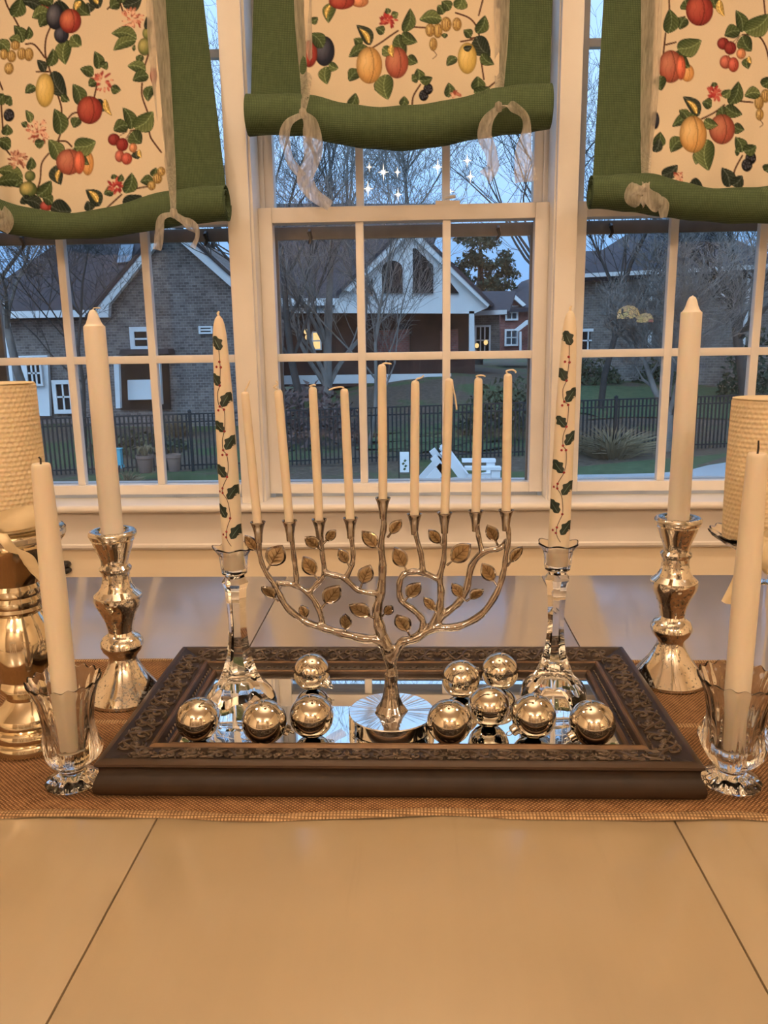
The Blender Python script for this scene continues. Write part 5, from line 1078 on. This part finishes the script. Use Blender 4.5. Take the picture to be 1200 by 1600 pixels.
def shrub(name, label, base, rx, h, n_, mat, seed, cat='shrub', blade=False, group='shrubs and grasses in the yard'):
    rnd = random.Random(seed); o = thing(name, base, label, cat, group); b = MB()
    for i in range(n_):
        a = rnd.uniform(0, 2*PI); q = rnd.uniform(0, 1)**.5
        if blade:
            x, y = base[0]+.25*rx*q*math.cos(a), base[1]+.25*rx*q*math.sin(a); tip = (base[0]+rx*q*math.cos(a), base[1]+rx*q*math.sin(a), base[2]+h*rnd.uniform(.45, 1)*(1-.35*q)); b.tube([(x, y, base[2]), ((x*.6+tip[0]*.4), (y*.6+tip[1]*.4), base[2]+(tip[2]-base[2])*.75), tip], [.014, .01, .003], 3, cap=False)
        else:
            th = rnd.uniform(0, PI/2); c = np.array([base[0]+rx*q*math.cos(a), base[1]+rx*q*math.sin(a), base[2]+h*math.sqrt(max(0, 1-q*q))*rnd.uniform(.1, 1)]); e_ = np.array([rnd.gauss(0, 1) for _ in range(3)]); e_ *= .08/np.linalg.norm(e_); g_ = np.array([rnd.gauss(0, .07) for _ in range(3)]); b.add([c-e_, c+e_, c+g_], [(0, 1, 2)])
    tag(b.build('blades' if blade else 'leaves', MT[mat], o), kind='stuff')
shrub('shrub', 'purplish winter shrub under the slim bare tree in the middle window', gp(478, 640, 20), 1.5, 1.5, 1500, 'shrub_purple', 1)
shrub('shrub', 'dark green shrub behind the fence at the right of the middle window', gp(790, 640, 20), 1.2, 1.5, 1300, 'shrub', 2)
shrub('shrub', 'low dark shrub before the far fence, left side of the right window', gp(915, 600, 28), 1.2, .9, 900, 'shrub', 3)
shrub('shrub', 'dark evergreen shrub at the right edge of the right window', gp(1195, 600, 24), 1.3, 2.2, 1500, 'pine', 4)
shrub('shrub', 'low shrub before the far fence, between the bare trees', gp(1030, 600, 28), .9, .9, 700, 'shrub', 9)
shrub('ornamental_grass', 'dry straw grass clump by the porch of the brick house', gp(272, 640, 21.5), .7, .8, 180, 'straw', 5, 'grass', True)
shrub('ornamental_grass', 'dry brown grass clump in front of the fence in the right window', gp(955, 715, 16.6), 1.3, .8, 260, 'straw', 6, 'grass', True)
shrub('ornamental_grass', 'small straw tuft among the stones beside the pots', gp(199, 752, 14.4), .35, .35, 120, 'straw', 7, 'grass', True)
shrub('shrub', 'low bush behind the fence beneath the brick house', gp(215, 650, 19), 1.2, .5, 600, 'shrub', 8)

# ------------------------------------------------------------------ yard things
def pot(label, u, v0, v1, w, y, plant):
    c = at(u, v1, y); h = at(u, v0, y)[2]-c[2]; R = w/2*y/F*1.01; o = thing('flower_pot', c, label, 'pot', 'clay pots by the fence')
    MB().lathe([(R*.66, 0), (R*.70, h*.05), (R*.90, h*.80), (R*1.0, h*.82), (R*1.0, h), (R*.90, h), (R*.84, h*.85), (.001, h*.84)], 28, c).build('body', MT['clay'], o, smooth=40)
    MB().lathe([(R*.86, 0), (R*.6, .03), (.001, .045)], 16, (c[0], c[1], c[2]+h*.84)).build('soil', MT['bark_dark'], o)
    if plant:
        b = MB(); rnd = random.Random(3)
        for i in range(40): a = rnd.uniform(0, 2*PI); q = R*rnd.uniform(.1, 1.5); b.tube([(c[0], c[1], c[2]+h*.86), (c[0]+q*.6*math.cos(a), c[1]+q*.6*math.sin(a), c[2]+h+.16), (c[0]+q*math.cos(a), c[1]+q*math.sin(a), c[2]+h+rnd.uniform(-.02, .2))], [.012, .01, .003], 3, cap=False)
        tag(b.build('stems', MT['straw'], o), kind='stuff')
pot('wide clay pot on the ground left of the window muntin', 228, 711, 738, 28, 14.6, True)
pot('clay pot with a pale mark, right of the other pot', 273, 710, 736, 24, 14.6, False)
c = at(276, 735, 14.35); 
c = at(187, 731, 14.2); o = thing('garden_stool', c, 'small teal garden stool beside the wide clay pot', 'stool')
x0, z1 = c[0], at(187, 702, 14.2)[2]; hw = .055
MB().box(x0-hw, c[1]-.06, c[2]+.05, x0+hw, c[1]+.06, z1).build('body', MT['teal'], o, bevel=.01); MB().box(x0-hw-.012, c[1]-.075, z1, x0+hw+.012, c[1]+.075, z1+.02).build('seat', MT['teal'], o, bevel=.006)
for sx in (-1, 1):
    for sy in (-1, 1): MB().box(x0+sx*hw-.012, c[1]+sy*.06-.012, c[2], x0+sx*hw+.012, c[1]+sy*.06+.012, c[2]+.05).build('leg', MT['teal'], o)
NMS = ['rounded grey stone left in the row under the pots', 'wide flat grey stone in the middle of the row under the pots', 'grey stone right in the row under the pots', 'small grey stone lying on the wide flat one under the pots']
for i, (u, v, w, y) in enumerate(((219, 748, 15, 13.6), (237, 749, 19, 13.6), (255, 748, 14, 13.6), (238, 744, 11, 13.6))):
    c = at(u, v, y); R = w/2*y/F; c[2] = gz(c[0], y)+R*.32+(.105 if i == 3 else 0); b = MB().lathe([(R*.7, -R*.30), (R*.98, -R*.12), (R, R*.02), (R*.8, R*.20), (R*.3, R*.28)], 12, c, mod=lambda k, r, z, ww: (r*(1+.12*math.sin(3*ww+i)+.06*math.sin(7*ww)), z)); tag(b.build('stone', MT['stone'], None, org=c, smooth=35), NMS[i], 'stone', 'grey stones under the pots')
# white slatted garden chair outside the middle window, seen from the side
Y0 = 9.2; Q = lambda u, v, d=0: np.array(at(u, v, Y0))+np.array([0, d, 0])
a = thing('garden_chair', Q(720, 800), 'white slatted garden chair with a sloping back, outside the middle window', 'chair')
def plank(p, q, w, th, name):                       # a board from p to q, w wide across Y, th thick
    d = (q-p)/np.linalg.norm(q-p); n_ = np.array([-d[2], 0, d[0]])*th/2; y_ = np.array([0, w/2, 0])
    MB().add([p-n_-y_, q-n_-y_, q-n_+y_, p-n_+y_, p+n_-y_, q+n_-y_, q+n_+y_, p+n_+y_], [(0,3,2,1),(4,5,6,7),(0,1,5,4),(1,2,6,5),(2,3,7,6),(3,0,4,7)]).build(name, MT['chairwhite'], a)
for i in range(5):
    yy = (i-2)*.10; k = -abs(i-2)*.04
    p, q = Q(731, 752, yy), Q(689, 696, yy); plank(p, p+(q-p)*(1+k), .092, .10 if abs(i-2) == 2 else .03, 'back_slat')
for yy in (-.30, .30):
    plank(Q(724, 725, yy), Q(778, 725, yy), .13, .034, 'arm'); plank(Q(770, 727, yy), Q(770, 800, yy), .10, .10, 'front_leg'); plank(Q(660, 757, yy), Q(692, 722, yy), .06, .12, 'rear_leg'); plank(Q(694, 732, yy), Q(676, 708, yy), .06, .08, 'back_post')
    plank(Q(664, 764, yy*.9), Q(778, 745, yy*.9), .03, .06, 'seat_rail'); plank(Q(728, 737, yy*.97), Q(776, 736, yy*.97), .05, .035, 'side_slat')
for i in range(6):
    p = Q(716+i*11, 754-i*1.4, 0); plank(p, p+np.array([.068, 0, .008]), .54, .022, 'seat_slat')
c = at(632, 738, 13); o = thing('garden_flag', (c[0], 13, gz(c[0], 13)), 'small white garden flag with a green sprig on a thin stake', 'flag')
zt, zb = at(632, 706, 13)[2], at(632, 738, 13)[2]; MB().tube([(c[0]-.09, 13, gz(c[0], 13)), (c[0]-.09, 13, zt+.02), (c[0]+.09, 13, zt+.02)], .008, 6).build('stake', MT['iron'], o)
MB().box(c[0]-.075, 12.997, zb, c[0]+.075, 13.003, zt).build('cloth', MT['outtrim'], o); b = MB()
for k in range(4): b.lathe([(.02, 0), (.001, .004)], 8, (0, 0, 0)); 
b = MB()
for k, (dx, dz) in enumerate(((.0, .05), (.02, .10), (-.02, .14), (.01, .19))): b.add([(c[0]+dx-.025, 12.995, zb+dz), (c[0]+dx, 12.993, zb+dz-.02), (c[0]+dx+.03, 12.995, zb+dz+.01), (c[0]+dx, 12.993, zb+dz+.03)], [(0, 1, 2, 3)])
b.build('sprig', MT['lawn'], o)

# ================================================================== LAMPS OF THE ROOM (ceiling lights and bowls added, table lamps show in the panes)
for i, (x, y) in enumerate(LAMPS):
    t = thing('added_ceiling_light', (x, y, CZ), ['added flush ceiling light, out of view left of the table', 'added flush ceiling light, out of view right of the table', 'added flush ceiling light at the unseen rear left', 'added flush ceiling light at the unseen rear right'][i], 'ceiling light', 'added ceiling lights')
    MB().lathe([(.156, 0), (.178, -.002), (.182, -.008), (.172, -.012), (.158, -.010)], 32, (x, y, CZ), cap=(False, False)).build('trim_ring', MT['trim'], t, smooth=50); lamp(x, y, t, power=LAMP_W[i])
for i, (x, y) in enumerate(BOWLS):
    t = thing('added_pendant_bowl', (x, y, CZ), ['added brass bowl uplight, out of view above the table', 'added brass bowl uplight at the unseen rear left of the room', 'added brass bowl uplight at the unseen rear right of the room'][i], 'pendant lamp', 'added bowl uplights')
    MB().lathe([(.0005, -.475), (.05, -.472), (.12, -.450), (.170, -.410), (.172, -.405), (.168, -.405), (.118, -.444), (.0005, -.464)], 36, (x, y, CZ), cap=(False, False)).build('bowl', MT['brass'], t, smooth=50)
    MB().lathe([(.0005, -.001), (.06, -.002), (.055, -.02), (.012, -.03)], 24, (x, y, CZ), cap=(False, False)).build('ceiling_rose', MT['brass'], t, smooth=50)
    for k in range(3): a = 2*PI*k/3; MB().tube([(x, y, CZ-.02), (x+.168*math.cos(a), y+.168*math.sin(a), CZ-.405)], .003, 6).build('rod', MT['brass'], t, smooth=60)
    lamp(x, y, t, True)
# two white dining chairs on the near side (they show in the mirrored balls)
ch0 = None
for x, lb in ((-.42, 'white slat-back dining chair on the near side, left'), (.38, 'white slat-back dining chair on the near side, right')):
    if ch0 is None:
        ch0 = t = thing('dining_chair', (x, -.12, 0), lb, 'chair', 'white dining chairs'); W_ = MT['trim']
        MB().box(x-.21, -.30, .43, x+.21, .12, .46).build('seat', W_, t, bevel=.008, smooth=40)
        for sx in (-1, 1):
            MB().tube([(x+sx*.19, .10, 0), (x+sx*.18, .09, .43)], [.016, .022], 10).build('leg', W_, t, smooth=60); MB().tube([(x+sx*.19, -.32, 0), (x+sx*.18, -.28, .45), (x+sx*.18, -.35, 1.0)], [.016, .022, .018], 10).build('leg', W_, t, smooth=60)
        MB().tube([(x-.19, -.347, .97), (x, -.36, .985), (x+.19, -.347, .97)], [.022, .028, .022], 10).build('top_rail', W_, t, smooth=60); MB().tube([(x-.18, -.30, .60), (x+.18, -.30, .60)], .013, 8).build('lower_rail', W_, t, smooth=60)
        for k in range(3): MB().tube([(x-.17+.115*k, -.345, .96), (x-.055+.115*k, -.303, .61)], .009, 6).build('slat', W_, t, smooth=60); MB().tube([(x-.055+.115*k, -.345, .96), (x-.17+.115*k, -.303, .61)], .009, 6).build('slat', W_, t, smooth=60)
    else: dup(ch0, (x, -.12, 0), lb)
# reflected star-shaped glints on the upper middle pane, built as glowing meshes
MT['star'] = emis('glint_emission', (1, .86, .70), 1.6)
for (u, v, sc, nm) in ((577,261,.7,'small star-shaped glint on the upper middle pane, top left of its cluster of nine'),(599,269,1.15,'largest star-shaped glint in the left pane group, on the upper middle sash'),(621,269,.75,'small star-shaped glint just right of the largest left one on the upper sash'),(575,295,1.1,'star-shaped glint low beside the left muntin of the upper middle sash'),(622,304,.9,'star-shaped glint nearest the meeting rail, middle of the left group'),(684,261,1.1,'star-shaped glint just left of the right muntin of the upper middle sash'),(730,251,.9,'highest star-shaped glint in the right pane of the upper middle sash'),(735,276,.9,'star-shaped glint below the highest one in the right pane of the upper sash'),(702,299,1.1,'star-shaped glint at the foot of the right muntin of the upper middle sash')):
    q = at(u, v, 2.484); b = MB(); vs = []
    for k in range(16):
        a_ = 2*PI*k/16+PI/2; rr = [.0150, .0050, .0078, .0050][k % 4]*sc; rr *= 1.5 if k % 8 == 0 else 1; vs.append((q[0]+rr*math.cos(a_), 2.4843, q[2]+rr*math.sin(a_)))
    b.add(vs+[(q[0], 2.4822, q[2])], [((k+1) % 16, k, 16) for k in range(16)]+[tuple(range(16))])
    tag(b.build('star_glint', MT['star'], None, org=(q[0], 2.4843, q[2]), fixn=True), nm, 'light', 'star glints built on the upper pane')
# two stained-glass lamps on a console by the right wall
m, n, l, b_ = newmat('stained_glass'); c = n.new('ShaderNodeTexCoord'); br = n.new('ShaderNodeTexVoronoi'); br.feature = 'DISTANCE_TO_EDGE'; br.inputs['Scale'].default_value = 26; l.new(c.outputs['Object'], br.inputs['Vector'])
vc = n.new('ShaderNodeTexVoronoi'); vc.inputs['Scale'].default_value = 26; l.new(c.outputs['Object'], vc.inputs['Vector']); sx = n.new('ShaderNodeSeparateColor'); l.new(vc.outputs['Color'], sx.inputs[0])
gc = ramp(n, l, sx.outputs[0], [(.0, (1, .62, .16)), (.55, (1, .70, .25)), (.72, (.75, .70, .22)), (.86, (.62, .05, .06)), (.95, (1, .80, .45))])
k = n.new('ShaderNodeMix'); k.data_type = 'RGBA'; l.new(ramp(n, l, br.outputs[0], [(.02, (0, 0, 0)), (.07, (1, 1, 1))]), k.inputs[0]); k.inputs[6].default_value = (.01, .008, .006, 1); l.new(gc, k.inputs[7])
em = n.new('ShaderNodeEmission'); em.inputs['Strength'].default_value = 13; l.new(k.outputs[2], em.inputs[0]); l.new(em.outputs[0], n['Material Output'].inputs[0]); MT['stained'] = m
YL = -1.0; lamps = []
for u, v, R, lb in ((982, 488, .080, 'larger stained-glass table lamp with a yellow dome shade on the console'), (1016, 496, .060, 'smaller stained-glass table lamp on the console')):
    p = at(u, v, 2*2.432-YL); lamps.append((p, R, lb))
zt = .98
cx = (lamps[0][0][0]+lamps[1][0][0])/2
cs = thing('console_table', (cx, YL, 0), 'dark wood console table holding two stained-glass lamps', 'table')
MB().box(cx-.42, YL-.2, zt-.03, cx+.42, YL+.2, zt).build('top', MT['floor'], cs, bevel=.004); MB().box(cx-.38, YL-.17, zt-.14, cx+.38, YL+.17, zt-.0302).build('apron', MT['floor'], cs)
for sx in (-1, 1):
    for sy in (-1, 1): MB().box(cx+sx*.36-.02, YL+sy*.15-.02, 0, cx+sx*.36+.02, YL+sy*.15+.02, zt-.141).build('leg', MT['floor'], cs)
YC = YL
for li, (p, R, lb) in enumerate(lamps):
    YL = YC-.13*li
    t = thing('table_lamp', (p[0], YL, zt), lb, 'lamp', 'stained-glass lamps'); zs = p[2]-R*.5
    MB().lathe([(R*.55, 0), (R*.58, .008), (R*.3, .02), (R*.13, .05), (R*.16, .10), (R*.09, .14), (R*.09, zs-zt+R*.5)], 24, (p[0], YL, zt)).build('base', MT['brass'], t, smooth=50)
    MB().lathe([(R, 0), (R*1.0, R*.16), (R*.95, R*.46), (R*.78, R*.78), (R*.48, R*1.0), (R*.12, R*1.1)], 32, (p[0], YL, zs), cap=(False, True)).build('shade', MT['stained'], t, smooth=60)
    MB().lathe([(.012, 0), (.016, .008), (.008, .02), (.001, .026)], 12, (p[0], YL, zs+R*1.098)).build('finial', MT['brass'], t, smooth=60)
